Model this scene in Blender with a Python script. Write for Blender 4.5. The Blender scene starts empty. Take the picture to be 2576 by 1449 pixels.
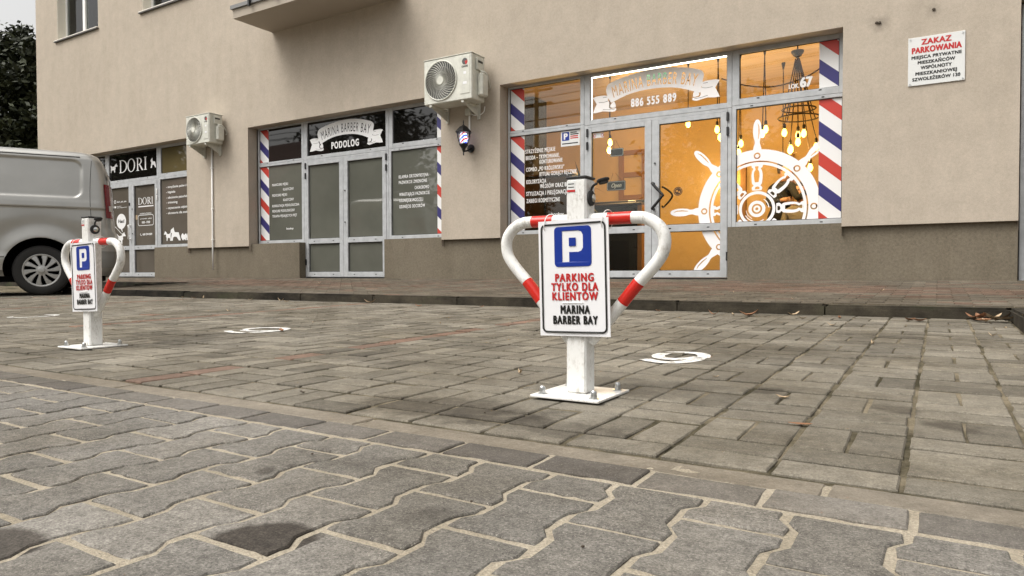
import bpy, bmesh, math, random
from mathutils import Vector, Matrix
from mathutils.geometry import tessellate_polygon
R = math.radians
rnd = random.Random(7)
scene = bpy.context.scene
col = scene.collection

# ---------------------------------------------------------------- camera, sky, sun, exposure
cam_d = bpy.data.cameras.new('camera')
cam = bpy.data.objects.new('camera', cam_d)
col.objects.link(cam)
cam_d.sensor_width = 36.0
cam_d.lens = 36.0 * 1750 / 2576
cam_d.clip_start = 0.02
cam_d.clip_end = 2000
cam.matrix_world = (Matrix.Translation((0, 0, .349)) @ Matrix.Rotation(R(31.5), 4, 'Z')
                    @ Matrix.Rotation(R(90 - 1.25), 4, 'X') @ Matrix.Rotation(R(-0.12), 4, 'Z'))
scene.camera = cam

world = bpy.data.worlds.new('World')
scene.world = world
world.use_nodes = True
wt = world.node_tree
wbg = wt.nodes['Background']
sky = wt.nodes.new('ShaderNodeTexSky')
sky.sky_type = 'NISHITA'
sky.sun_disc = False
SUN_EL, SUN_AZ = 58, 215
sky.sun_elevation = R(SUN_EL)
sky.sun_rotation = R(SUN_AZ)
sky.air_density = 1.0
sky.dust_density = 6.0
sky.ozone_density = 0.6
hsv = wt.nodes.new('ShaderNodeHueSaturation')
hsv.inputs['Saturation'].default_value = 0.10
wt.links.new(sky.outputs[0], hsv.inputs['Color'])
tint = wt.nodes.new('ShaderNodeMix')
tint.data_type = 'RGBA'
tint.blend_type = 'MULTIPLY'
tint.inputs['Factor'].default_value = 1.0
tint.inputs[7].default_value = (1.0, 0.985, 0.955, 1)
wt.links.new(hsv.outputs[0], tint.inputs[6])
wt.links.new(tint.outputs[2], wbg.inputs[0])
wbg.inputs[1].default_value = 0.13

sun_d = bpy.data.lights.new('sun', 'SUN')
sun_d.energy = 0.9
sun_d.angle = R(40)
sun_d.color = (1.0, 0.95, 0.87)
sun = bpy.data.objects.new('sun', sun_d)
sun.rotation_euler = (R(90 - SUN_EL), 0, R(180 - SUN_AZ))
col.objects.link(sun)

vs = scene.view_settings
vs.view_transform = 'Standard'
vs.look = 'None'
vs.gamma = 1
vs.use_curve_mapping = False
vs.exposure = 0.75

# ---------------------------------------------------------------- helpers
def tag(o, label=None, cat=None, group=None, kind=None):
    if label: o['label'] = label
    if cat: o['category'] = cat
    if group: o['group'] = group
    if kind: o['kind'] = kind
    return o

def empty(name, loc=(0, 0, 0), rz=0, parent=None):
    o = bpy.data.objects.new(name, None)
    o.empty_display_size = .1
    col.objects.link(o)
    o.location = loc
    o.rotation_euler = (0, 0, rz)
    if parent: o.parent = parent
    return o

def thing(name, label, cat, loc=(0, 0, 0), rz=0, group=None):
    return tag(empty(name, loc, rz), label, cat, group)

class MB:
    """collects shapes; build() links them as ONE mesh object"""
    def __init__(s):
        s.v = []; s.f = []; s.m = []; s.mi = 0
    def add(s, vs_, fs):
        b = len(s.v)
        s.v += [tuple(p) for p in vs_]
        s.f += [tuple(i + b for i in f) for f in fs]
        s.m += [s.mi] * len(fs)
        return s
    def box(s, x0, x1, y0, y1, z0, z1):
        return s.add([(x0, y0, z0), (x1, y0, z0), (x1, y1, z0), (x0, y1, z0), (x0, y0, z1), (x1, y0, z1), (x1, y1, z1), (x0, y1, z1)],
                     [(0, 3, 2, 1), (4, 5, 6, 7), (0, 1, 5, 4), (1, 2, 6, 5), (2, 3, 7, 6), (3, 0, 4, 7)])
    def cbox(s, x0, x1, y0, y1, z0, z1, c=.005):
        """box with chamfered edges"""
        bm = bmesh.new()
        bmesh.ops.create_cube(bm, size=1)
        for v in bm.verts:
            v.co = Vector(((x0 + x1) / 2 + v.co.x * (x1 - x0), (y0 + y1) / 2 + v.co.y * (y1 - y0), (z0 + z1) / 2 + v.co.z * (z1 - z0)))
        bmesh.ops.bevel(bm, geom=list(bm.edges), offset=c, segments=1, affect='EDGES', profile=.5)
        bm.verts.index_update()
        s.add([v.co[:] for v in bm.verts], [[v.index for v in f.verts] for f in bm.faces])
        bm.free()
        return s
    def tube(s, path, r, n=10, closed=False, caps=True):
        P = [Vector(p) for p in path]
        N = len(P)
        rs = r if isinstance(r, (list, tuple)) else [r] * N
        rings = []
        up = None
        for i, p in enumerate(P):
            a = P[i - 1] if (i > 0 or closed) else p
            b = P[(i + 1) % N] if (i < N - 1 or closed) else p
            t = (b - a)
            if t.length < 1e-9: t = Vector((0, 0, 1))
            t.normalize()
            if up is None:
                up = Vector((0, 0, 1)) if abs(t.z) < .9 else Vector((0, 1, 0))
            x = t.cross(up)
            if x.length < 1e-6: x = t.orthogonal()
            x.normalize()
            y = x.cross(t).normalized()
            up = y
            rings.append([p + (x * math.cos(k * 2 * math.pi / n) + y * math.sin(k * 2 * math.pi / n)) * rs[i] for k in range(n)])
        vs_ = [q for g in rings for q in g]
        fs = []
        for i in range(N if closed else N - 1):
            j = (i + 1) % N
            for k in range(n):
                l = (k + 1) % n
                fs.append((i * n + k, i * n + l, j * n + l, j * n + k))
        if caps and not closed:
            fs.append(tuple(range(n - 1, -1, -1)))
            fs.append(tuple((N - 1) * n + k for k in range(n)))
        return s.add(vs_, fs)
    def lathe(s, prof, c=(0, 0, 0), axis='z', n=24, caps=True, ph=0):
        vs_ = []
        for (r, h) in prof:
            for k in range(n):
                a = ph + 2 * math.pi * k / n
                p = (r * math.cos(a), r * math.sin(a), h)
                if axis == 'y': p = (p[0], p[2], p[1])
                elif axis == 'x': p = (p[2], p[0], p[1])
                vs_.append((p[0] + c[0], p[1] + c[1], p[2] + c[2]))
        fs = []
        for i in range(len(prof) - 1):
            for k in range(n):
                l = (k + 1) % n
                fs.append((i * n + k, i * n + l, (i + 1) * n + l, (i + 1) * n + k))
        if caps:
            fs.append(tuple(range(n - 1, -1, -1)))
            fs.append(tuple((len(prof) - 1) * n + k for k in range(n)))
        return s.add(vs_, fs)
    def prism(s, poly, f0, f1):
        """poly: list of 2d points; f0,f1 map (u,v)->3d for the two caps"""
        n = len(poly)
        vs_ = [f0(*p) for p in poly] + [f1(*p) for p in poly]
        fs = [(i, (i + 1) % n, n + (i + 1) % n, n + i) for i in range(n)]
        for t in tessellate_polygon([[Vector((p[0], p[1], 0)) for p in poly]]):
            fs.append(tuple(t)); fs.append(tuple(n + k for k in reversed(t)))
        return s.add(vs_, fs)
    def build(s, name, mat, parent=None, smooth=False, local=False, recalc=True, auto=None):
        me = bpy.data.meshes.new(name)
        off = Vector((0, 0, 0))
        if parent is not None and not local:
            p = parent
            while p is not None:
                off += p.location; p = p.parent
        me.from_pydata([(v[0] - off.x, v[1] - off.y, v[2] - off.z) for v in s.v], [], s.f)
        mats = mat if isinstance(mat, (list, tuple)) else [mat]
        for m in mats: me.materials.append(m)
        if len(mats) > 1: me.polygons.foreach_set('material_index', s.m)
        if recalc:
            bm = bmesh.new(); bm.from_mesh(me)
            bmesh.ops.recalc_face_normals(bm, faces=bm.faces)
            bm.to_mesh(me); bm.free()
        if smooth:
            me.polygons.foreach_set('use_smooth', [True] * len(me.polygons))
            if auto: me.set_sharp_from_angle(angle=R(auto))
        me.update()
        o = bpy.data.objects.new(name, me)
        col.objects.link(o)
        if parent: o.parent = parent
        return o

def copy_tree(o, parent=None):
    c = o.copy(); col.objects.link(c); c.parent = parent
    for ch in list(o.children): copy_tree(ch, c)
    return c

# ---------------------------------------------------------------- text: glyph outlines of the built-in font
_glyph = {}
_fc = bpy.data.curves.new('glyph', 'FONT'); _fo = bpy.data.objects.new('glyph', _fc); col.objects.link(_fo)
def _sample(c):
    out = []
    for sp in c.splines:
        pts = []
        if sp.type == 'BEZIER':
            bp = sp.bezier_points; n = len(bp)
            for i in range(n):
                a, b = bp[i], bp[(i + 1) % n]
                p0, p1, p2, p3 = a.co, a.handle_right, b.handle_left, b.co
                chord = (p3 - p0).length; ctrl = (p1 - p0).length + (p2 - p1).length + (p3 - p2).length
                k = 1 if ctrl < chord * 1.003 else 4
                for j in range(k):
                    t = j / k; u = 1 - t
                    q = p0 * u**3 + p1 * 3 * u * u * t + p2 * 3 * u * t * t + p3 * t**3
                    pts.append((q.x, q.y))
        else:
            pts = [(p.co.x, p.co.y) for p in sp.points]
        cl = []
        for p in pts:
            if not cl or (abs(p[0] - cl[-1][0]) + abs(p[1] - cl[-1][1])) > 1e-4: cl.append(p)
        if len(cl) > 1 and abs(cl[0][0] - cl[-1][0]) + abs(cl[0][1] - cl[-1][1]) < 1e-4: cl.pop()
        if len(cl) > 2: out.append(cl)
    return out
def _w(body):
    _fc.body = body
    dg = bpy.context.evaluated_depsgraph_get()
    return _fo.evaluated_get(dg).dimensions.x
def glyph(ch):
    if ch not in _glyph:
        bpy.context.view_layer.update()
        adv = _w('I' + ch + 'I') - _w('II')
        polys = []
        if ch != ' ':
            _fc.body = ch
            bpy.context.view_layer.update()
            dg = bpy.context.evaluated_depsgraph_get()
            polys = _sample(_fo.evaluated_get(dg).to_curve(dg))
            _fo.to_curve_clear()
        _glyph[ch] = (polys, adv)
    return _glyph[ch]
for _c in sorted(set('ABCDEFGHIJKLMNOPQRSTUVWXYZabcdefghijklmnopqrstuvwxyz 0123456789!–-„”.,:ĄĘŁÓŚŻŹŃąęłóśżźćĆ_')): glyph(_c)
bpy.data.objects.remove(_fo)
CAP = max(p[1] for g in glyph('H')[0] for p in g)

LAYER = {}
def text_polys(s, u0, v0, capH, width=None, xs=1.0, bold=0.0, sp=0.0, align='l', slant=0.0):
    """list of glyphs, each a list of outlines in (u,v); capH cap height; width squeezes to a given width"""
    sc = capH / CAP
    x = 0; gl = []
    for ch in s:
        polys, adv = glyph(ch)
        gl.append((x, polys)); x += adv + sp
    tot = x - sp
    if width is not None: xs = width / (tot * sc)
    W = tot * sc * xs
    du = {'l': 0, 'c': -W / 2, 'r': -W}[align]
    out = []
    for x, polys in gl:
        if not polys: continue
        b = bold * capH
        for k, (ox_, oz_) in enumerate(((0, 0), (-1, 0), (1, 0), (-.7, -.6), (.7, -.6), (-.7, .6), (.7, .6)) if bold else ((0, 0),)):
            out.append([[(u0 + du + (x + p[0]) * sc * xs + slant * p[1] * sc + b * ox_, v0 + p[1] * sc + b * oz_) for p in q] for q in polys])
            LAYER[id(out[-1])] = k
    return out

def _in(pt, poly):
    c = False; n = len(poly); x, y = pt
    for i in range(n):
        (x1, y1), (x2, y2) = poly[i - 1], poly[i]
        if (y1 > y) != (y2 > y) and x < (x2 - x1) * (y - y1) / (y2 - y1) + x1: c = not c
    return c
def nest(polys):
    """group outlines: each filled outline with the holes lying directly in it"""
    if len(polys) == 1: return [polys]
    dep = [sum(1 for j, o in enumerate(polys) if j != i and _in(p[0], o)) for i, p in enumerate(polys)]
    out = []
    for i, p in enumerate(polys):
        if dep[i] % 2 == 0: out.append([p] + [q for j, q in enumerate(polys) if dep[j] == dep[i] + 1 and _in(q[0], p)])
    return out
def fill(mb, glyphs, f):
    """tessellated flat fill of outlines (holes by nesting); f maps (u,v)->3d"""
    for lay_, polys in [(LAYER.get(id(q_), 0), g_) for q_ in glyphs for g_ in nest(q_)]:
        vl = [[Vector((p[0], p[1], 0)) for p in q] for q in polys]
        flat = [p for q in polys for p in q]
        tr = tessellate_polygon(vl)
        mb.add([(lambda c: (c[0], c[1] - .00012 * lay_, c[2]))(f(*p)) for p in flat], [tuple(t) for t in tr])
    return mb

def onwall(Y): return lambda u, v: (u, Y, v)

def circ(cx, cy, r, n=28, ry=None, a0=0, a1=None):
    ry = ry or r
    if a1 is None: return [(cx + r * math.cos(2 * math.pi * k / n), cy + ry * math.sin(2 * math.pi * k / n)) for k in range(n)]
    return [(cx + r * math.cos(a0 + (a1 - a0) * k / n), cy + ry * math.sin(a0 + (a1 - a0) * k / n)) for k in range(n + 1)]
def rrect(x0, x1, y0, y1, r, n=5):
    p = []
    for cx, cy, a in ((x1 - r, y0 + r, -90), (x1 - r, y1 - r, 0), (x0 + r, y1 - r, 90), (x0 + r, y0 + r, 180)):
        p += [(cx + r * math.cos(R(a + 90 * k / n)), cy + r * math.sin(R(a + 90 * k / n))) for k in range(n + 1)]
    return p
def ribbon(pts, w, closed=False):
    """2d stroke polygon of width w (number or list) along pts"""
    n = len(pts); L = []; Rr = []
    for i in range(n):
        a = Vector(pts[max(0, i - 1)]); b = Vector(pts[min(n - 1, i + 1)])
        t = (b - a).normalized(); m = Vector((-t.y, t.x))
        ww = (w[i] if isinstance(w, (list, tuple)) else w) / 2
        L.append((pts[i][0] + m.x * ww, pts[i][1] + m.y * ww)); Rr.append((pts[i][0] - m.x * ww, pts[i][1] - m.y * ww))
    return L + Rr[::-1]
def spline(pts, k=6, closed=False):
    """catmull-rom through points of any dimension"""
    P = [Vector(p) for p in pts]; n = len(P); out = []
    for i in range(n if closed else n - 1):
        p1, p2 = P[i], P[(i + 1) % n]
        p0 = P[i - 1] if (i > 0 or closed) else p1 * 2 - p2
        p3 = P[(i + 2) % n] if (i + 2 < n or closed) else p2 * 2 - p1
        for j in range(k):
            t = j / k
            out.append(tuple(.5 * ((2 * p1) + (p2 - p0) * t + (2 * p0 - 5 * p1 + 4 * p2 - p3) * t * t + (3 * p1 - p0 - 3 * p2 + p3) * t**3)))
    if not closed: out.append(tuple(P[-1]))
    return out
def clip_rect(poly, x0, x1, y0, y1):
    for ax, lim, s in ((0, x0, 1), (0, x1, -1), (1, y0, 1), (1, y1, -1)):
        out = []
        for i in range(len(poly)):
            a, b = poly[i - 1], poly[i]
            da, db = (a[ax] - lim) * s, (b[ax] - lim) * s
            if (da >= 0) != (db >= 0):
                t = da / (da - db)
                out.append((a[0] + (b[0] - a[0]) * t, a[1] + (b[1] - a[1]) * t))
            if db >= 0: out.append(b)
        poly = out
        if not poly: return []
    return poly
def clip_mesh(mb, x0, x1, z0, z1):
    """clip a flat (x,z) mesh to a rectangle"""
    out = MB(); out.mi = mb.mi
    for f in mb.f:
        y = mb.v[f[0]][1]
        p = clip_rect([(mb.v[i][0], mb.v[i][2]) for i in f], x0, x1, z0, z1)
        if len(p) > 2: out.add([(q[0], y, q[1]) for q in p], [tuple(range(len(p)))])
    return out
# ---------------------------------------------------------------- materials
M = {}
def mat(name, c, rough=.6, metal=0, spec=.5, **kw):
    m = bpy.data.materials.new(name); m.use_nodes = True
    b = m.node_tree.nodes['Principled BSDF']
    b.inputs['Base Color'].default_value = (*c, 1)
    b.inputs['Roughness'].default_value = rough
    b.inputs['Metallic'].default_value = metal
    b.inputs['Specular IOR Level'].default_value = spec
    for k, v in kw.items(): b.inputs[k].default_value = v
    M[name] = m
    return m
def N(m, t, **kw):
    n = m.node_tree.nodes.new(t)
    for k, v in kw.items(): setattr(n, k, v)
    return n
def L(m, a, b): m.node_tree.links.new(a, b)
def BS(m): return m.node_tree.nodes['Principled BSDF']
def coords(m, kind='pos'):
    if kind == 'pos': return N(m, 'ShaderNodeNewGeometry').outputs['Position']
    return N(m, 'ShaderNodeTexCoord').outputs['Object']
def noise(m, scale, detail=4, rough=.6, vec=None):
    n = N(m, 'ShaderNodeTexNoise')
    n.inputs['Scale'].default_value = scale; n.inputs['Detail'].default_value = detail; n.inputs['Roughness'].default_value = rough
    if vec is not None: L(m, vec, n.inputs['Vector'])
    return n.outputs['Fac']
def ramp(m, fac, stops):
    r = N(m, 'ShaderNodeValToRGB')
    e = r.color_ramp.elements
    while len(e) < len(stops): e.new(.5)
    for k, (p, c) in enumerate(stops):
        e[k].position = p; e[k].color = (*c, 1) if len(c) == 3 else c
    L(m, fac, r.inputs[0])
    return r.outputs[0]
def g(v): return (v, v, v)
def mul(m, a, b, fac=1.0, mode='MULTIPLY'):
    x = N(m, 'ShaderNodeMix', data_type='RGBA', blend_type=mode)
    x.inputs['Factor'].default_value = fac
    for s, i in ((a, 6), (b, 7)):
        if isinstance(s, tuple): x.inputs[i].default_value = (*s, 1)
        else: L(m, s, x.inputs[i])
    return x.outputs[2]
def mixf(m, fac, a, b):
    x = N(m, 'ShaderNodeMix', data_type='RGBA')
    L(m, fac, x.inputs['Factor'])
    for s, i in ((a, 6), (b, 7)):
        if isinstance(s, tuple): x.inputs[i].default_value = (*s, 1)
        else: L(m, s, x.inputs[i])
    return x.outputs[2]
def mth(m, op, a, b=None, clamp=False):
    x = N(m, 'ShaderNodeMath', operation=op, use_clamp=clamp)
    for s, i in ((a, 0), (b, 1)):
        if s is None: continue
        if isinstance(s, (int, float)): x.inputs[i].default_value = s
        else: L(m, s, x.inputs[i])
    return x.outputs[0]
def bump(m, h, strength=.3, dist=.01, prev=None):
    b = N(m, 'ShaderNodeBump')
    b.inputs['Strength'].default_value = strength; b.inputs['Distance'].default_value = dist
    L(m, h, b.inputs['Height'])
    if prev is not None: L(m, prev, b.inputs['Normal'])
    L(m, b.outputs[0], BS(m).inputs['Normal'])
    return b.outputs[0]
def base(m, c): L(m, c, BS(m).inputs['Base Color'])

def stucco(name, c, c2, grime=.5, grit=.5):
    m = mat(name, c, .93, spec=.2)
    p = coords(m)
    big = noise(m, .55, 5, .62, p); mid = noise(m, 6, 4, .6, p); fine = noise(m, 130, 3, .7, p); grain = noise(m, 38, 3, .75, p)
    cc = ramp(m, big, [(.3, c2), (.62, c)])
    cc = mul(m, cc, ramp(m, mid, [(.3, g(.93)), (.7, g(1.03))]))
    cc = mul(m, cc, ramp(m, fine, [(.3, g(.86)), (.7, g(1.1))]))
    cc = mul(m, cc, ramp(m, grain, [(.3, g(1 - .13 * grit)), (.7, g(1 + .11 * grit))]))
    # faint vertical run-off streaks
    mp = N(m, 'ShaderNodeMapping'); mp.inputs['Scale'].default_value = (1.7, 1.7, .3); L(m, p, mp.inputs[0])
    st = noise(m, 2.2, 5, .65, mp.outputs[0])
    cc = mul(m, cc, ramp(m, st, [(.34, (1 - .16 * grime, 1 - .17 * grime, 1 - .2 * grime)), (.55, g(1.0))]))
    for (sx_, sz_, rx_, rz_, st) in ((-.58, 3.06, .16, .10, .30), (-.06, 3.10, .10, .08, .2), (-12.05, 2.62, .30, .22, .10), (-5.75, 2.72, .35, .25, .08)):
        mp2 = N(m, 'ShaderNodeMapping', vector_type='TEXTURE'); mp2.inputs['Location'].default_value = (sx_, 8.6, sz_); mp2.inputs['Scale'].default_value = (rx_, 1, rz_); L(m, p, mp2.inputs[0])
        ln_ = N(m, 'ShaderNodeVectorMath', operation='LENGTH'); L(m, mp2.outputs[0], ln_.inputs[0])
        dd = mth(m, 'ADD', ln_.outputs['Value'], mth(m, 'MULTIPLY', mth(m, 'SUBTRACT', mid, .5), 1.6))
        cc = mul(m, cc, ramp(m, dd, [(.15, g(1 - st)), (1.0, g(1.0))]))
    base(m, cc)
    b1 = bump(m, fine, .55, .004)
    bump(m, mid, .12, .02, b1)
    return m
stucco('stucco', (.500, .436, .360), (.466, .405, .333), .30, .6)
stucco('plinth', (.196, .168, .126), (.168, .145, .109), .6, 1.6)
mat('alu', (.47, .485, .50), .42, spec=.4)
m = M['alu']; p = coords(m); base(m, mul(m, (.47, .485, .50), ramp(m, noise(m, 9, 4, .6, p), [(.35, g(.86)), (.65, g(1.06))])))
mat('pvc', (.85, .85, .83), .4)
mat('gasket', (.012, .012, .012), .6)
mat('black_plastic', (.016, .016, .017), .45)
mat('rubber', (.02, .02, .02), .7)
mat('tyre', (.022, .021, .020), .8)
mat('void', (.004, .004, .004), .95, spec=.05)
mat('vinyl_white', (.80, .80, .80), .45)
m = mat('vinyl_lit', (.93, .93, .95), .45)
tl_ = N(m, 'ShaderNodeBsdfTranslucent'); tl_.inputs[0].default_value = (.85, .85, .85, 1); mx_ = N(m, 'ShaderNodeMixShader'); mx_.inputs[0].default_value = .06
L(m, BS(m).outputs[0], mx_.inputs[1]); L(m, tl_.outputs[0], mx_.inputs[2]); L(m, mx_.outputs[0], m.node_tree.nodes['Material Output'].inputs[0])
mat('vinyl_red', (.52, .045, .03), .42)
mat('vinyl_blue', (.035, .03, .16), .42)
mat('vinyl_grey', (.10, .10, .095), .45)
mat('print_white', (.80, .80, .82), .30)
mat('print_red', (.50, .022, .022), .34)
mat('print_black', (.012, .012, .011), .35)
mat('print_blue', (.006, .03, .26), .32)
mat('sign_white', (.70, .71, .70), .35)
mat('ac_white', (.68, .68, .60), .42)
m = M['ac_white']; p = coords(m); base(m, mul(m, (.68, .68, .61), ramp(m, noise(m, 7, 5, .7, p), [(.35, g(.82)), (.65, g(1.04))])))
mat('ac_grey', (.34, .34, .31), .5)
mat('ac_dark', (.05, .05, .047), .7)
mat('zinc', (.55, .56, .56), .32, metal=.9)
mat('steel_dark', (.10, .10, .10), .4, metal=.8)
mat('chrome', (.72, .72, .70), .12, metal=1)
mat('lamp_black', (.012, .012, .013), .38)
mat('dark_wood', (.055, .03, .015), .5)
mat('concrete_floor', (.10, .085, .07), .6)
mat('skin', (.42, .235, .16), .55)
mat('hair', (.02, .013, .009), .6)
mat('black_cloth', (.013, .013, .014), .9)
mat('cape', (.17, .15, .12), .85)
mat('slate', (.045, .046, .048), .8)
m = M['slate']; p = coords(m); base(m, mul(m, (.05, .05, .052), ramp(m, noise(m, 5, 6, .7, p), [(.35, g(.5)), (.65, g(1.5))])))
mat('counter', (.012, .010, .009), .5)
mat('walnut', (.30, .15, .055), .5)
mat('room_wall', (.66, .47, .24), .8)
m = M['room_wall']; p = coords(m); base(m, mul(m, (.66, .47, .24), ramp(m, noise(m, 1.3, 5, .6, p), [(.35, g(.88)), (.65, g(1.05))])))
mat('room_ceiling', (.62, .49, .36), .7)
m = M['room_ceiling']; p = coords(m)
mp = N(m, 'ShaderNodeMapping'); mp.inputs['Scale'].default_value = (.4, 9, 1); L(m, p, mp.inputs[0])
base(m, mul(m, (.60, .475, .355), ramp(m, noise(m, 2, 5, .6, mp.outputs[0]), [(.35, g(.84)), (.65, g(1.05))])))
mat('rope', (.045, .028, .015), .85)
mat('leaf_green', (.02, .045, .014), .55)
mat('slab', (.40, .35, .29), .85)
mat('sill_metal', (.80, .77, .70), .5)
mat('sill_dark', (.08, .075, .07), .6)
mat('curtain', (.86, .87, .90), .9)
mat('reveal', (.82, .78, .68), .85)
mat('flash_grey', (.20, .20, .20), .5)

# painted steel tube of the barriers: off-white, scuffed
m = mat('paint_white', (.70, .70, .66), .42)
p = coords(m, 'obj')
mp = N(m, 'ShaderNodeMapping'); mp.inputs['Scale'].default_value = (1, 1, .45); L(m, p, mp.inputs[0])
sc = noise(m, 95, 5, .75, mp.outputs[0]); big = noise(m, 22, 4, .6, p)
k = mth(m, 'MULTIPLY', ramp(m, sc, [(.46, g(0)), (.62, g(1))]), ramp(m, big, [(.40, g(0)), (.62, g(1))]))
base(m, mixf(m, k, (.79, .79, .77), (.50, .48, .44)))
bump(m, sc, .06, .002)
mat('tape_red', (.56, .022, .014), .22)

# lit things
def emis(name, c, s):
    m = bpy.data.materials.new(name); m.use_nodes = True
    b = BS(m)
    b.inputs['Base Color'].default_value = (*c, 1)
    b.inputs['Emission Color'].default_value = (*c, 1); b.inputs['Emission Strength'].default_value = s
    M[name] = m; return m
emis('bulb_glow', (1, .62, .11), 6)
emis('led_strip', (1, .95, .86), 4)
emis('exit_glow', (.20, .55, .35), .15)
m = emis('pole_glow', (1, 1, 1), 1)
p = coords(m, 'obj'); sx = N(m, 'ShaderNodeSeparateXYZ'); L(m, p, sx.inputs[0])
ang = mth(m, 'ADD', mth(m, 'MULTIPLY', sx.outputs[0], 7.5), mth(m, 'MULTIPLY', sx.outputs[2], -9.5))
fr = mth(m, 'FRACT', mth(m, 'ADD', ang, .55))
cc = ramp(m, fr, [(0, (.75, .85, 1)), (.30, (.02, .07, .8)), (.52, (.75, .85, 1)), (.78, (.75, .03, .03))])
m.node_tree.nodes[[n.name for n in m.node_tree.nodes if n.type == 'VALTORGB'][-1]].color_ramp.interpolation = 'CONSTANT'
base(m, cc); L(m, cc, BS(m).inputs['Emission Color']); BS(m).inputs['Emission Strength'].default_value = 1.0

# glazing
def glass(name, tintc=(.92, .95, .93)):
    m = bpy.data.materials.new(name); m.use_nodes = True
    nt = m.node_tree; nt.nodes.remove(nt.nodes['Principled BSDF'])
    out = nt.nodes['Material Output']
    tr = N(m, 'ShaderNodeBsdfTransparent'); tr.inputs[0].default_value = (*tintc, 1)
    gl = N(m, 'ShaderNodeBsdfGlossy'); gl.inputs['Roughness'].default_value = 0.0
    fr = N(m, 'ShaderNodeFresnel'); fr.inputs[0].default_value = 1.5
    mx = N(m, 'ShaderNodeMixShader')
    L(m, fr.outputs[0], mx.inputs[0]); L(m, tr.outputs[0], mx.inputs[1]); L(m, gl.outputs[0], mx.inputs[2])
    L(m, mx.outputs[0], out.inputs[0])
    M[name] = m; return m
glass('glass_clear')
def film(name, c, rough=.02, spec=.75):
    """glazing with a printed or tinted film behind it: opaque colour under a mirror-smooth surface, very slightly wavy"""
    m = mat(name, c, rough, spec=spec)
    p = coords(m)
    base(m, mul(m, c, ramp(m, noise(m, 1.2, 4, .6, p), [(.3, g(.86)), (.7, g(1.1))])))
    bump(m, noise(m, 1.1, 2, .5, p), .02, .05)
    return m
film('film_green', (.122, .124, .104), spec=1.0)
film('film_brown', (.118, .102, .083), spec=.9)
film('glass_dark', (.008, .007, .006), spec=.7)
film('glass_olive', (.12, .095, .045))
film('glass_house', (.05, .055, .06), spec=.9)

# paving
def paver(name, c, c2, speck=.5, stain=None, moss=0, red=None, spread=.25):
    m = mat(name, c, .88, spec=.25)
    p = coords(m)
    oi = N(m, 'ShaderNodeObjectInfo'); ge = N(m, 'ShaderNodeNewGeometry')
    rr = mth(m, 'FRACT', mth(m, 'ADD', mth(m, 'MULTIPLY', oi.outputs['Random'], 7.31), mth(m, 'MULTIPLY', ge.outputs['Random Per Island'], 5.17)))
    cc = mixf(m, rr, c, c2)
    r2 = mth(m, 'FRACT', mth(m, 'MULTIPLY', rr, 13.7))
    cc = mul(m, cc, ramp(m, r2, [(0, g(1 - spread)), (.85, g(1.08)), (1, g(1.2))]))
    big = noise(m, 1.5, 5, .62, p); mid = noise(m, 14, 4, .65, p); fine = noise(m, 230, 3, .85, p); sp = noise(m, 330, 2, .7, p)
    cc = mul(m, cc, ramp(m, big, [(.32, (.70, .67, .61)), (.6, g(1.05))]))
    cc = mul(m, cc, ramp(m, mid, [(.3, g(.78)), (.68, g(1.12))]))
    cc = mul(m, cc, ramp(m, fine, [(.3, g(1 - .75 * speck)), (.7, g(1 + .6 * speck))]))
    cc = mul(m, cc, ramp(m, noise(m, 62, 4, .75, p), [(.3, g(1 - .5 * speck)), (.7, g(1 + .38 * speck))]))
    cc = mixf(m, ramp(m, sp, [(.62, g(0)), (.70, g(.9 * speck))]), cc, (.42, .39, .34))
    if stain:
        for (x, y, rx, ry, an, st, am, *clip) in stain:
            mp = N(m, 'ShaderNodeMapping', vector_type='TEXTURE')
            mp.inputs['Location'].default_value = (x, y, 0); mp.inputs['Rotation'].default_value = (0, 0, R(an)); mp.inputs['Scale'].default_value = (rx, ry, 1)
            L(m, p, mp.inputs[0])
            sx = N(m, 'ShaderNodeSeparateXYZ'); L(m, mp.outputs[0], sx.inputs[0])
            d = mth(m, 'SQRT', mth(m, 'ADD', mth(m, 'MULTIPLY', sx.outputs[0], sx.outputs[0]), mth(m, 'MULTIPLY', sx.outputs[1], sx.outputs[1])))
            d = mth(m, 'ADD', d, mth(m, 'MULTIPLY', mth(m, 'SUBTRACT', mid, .5), am))
            if clip:
                s2 = N(m, 'ShaderNodeSeparateXYZ'); L(m, p, s2.inputs[0])
                for ax, lo, hi in ((0, clip[0], clip[1]), (1, clip[2], clip[3])):
                    d = mth(m, 'ADD', d, mth(m, 'ADD', mth(m, 'LESS_THAN', s2.outputs[ax], lo), mth(m, 'GREATER_THAN', s2.outputs[ax], hi)))
            cc = mul(m, cc, ramp(m, d, [(.80 if st > .5 else .5, (1 - st, 1 - st * 1.03, 1 - st * 1.05)), (1.0, g(1.0))]))
    base(m, cc)
    b = bump(m, fine, .35, .002)
    bump(m, mid, .3, .004, b)
    return m
paver('behaton', (.205, .192, .172), (.178, .168, .152), .80,
      spread=.13, stain=[(-.745, .590, .085, .080, 20, .72, .35, -.852, -.690, .56, .80), (-1.04, .40, .09, .07, 10, .66, .4, -1.125, -.965, .3, .57), (-1.01, .815, .020, .028, 30, .5, .4), (-1.0, .862, .011, .015, 0, .5, .4), (-.40, .52, .05, .06, 0, .25, .9), (-.18, .62, .04, .06, 20, .25, .9), (-.62, .78, .06, .05, 20, .25, .9), (-.9, .95, .2, .06, 0, .2, 1.0)])
paver('edge_brick', (.180, .166, .147), (.118, .107, .096), .5, spread=.15)
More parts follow.
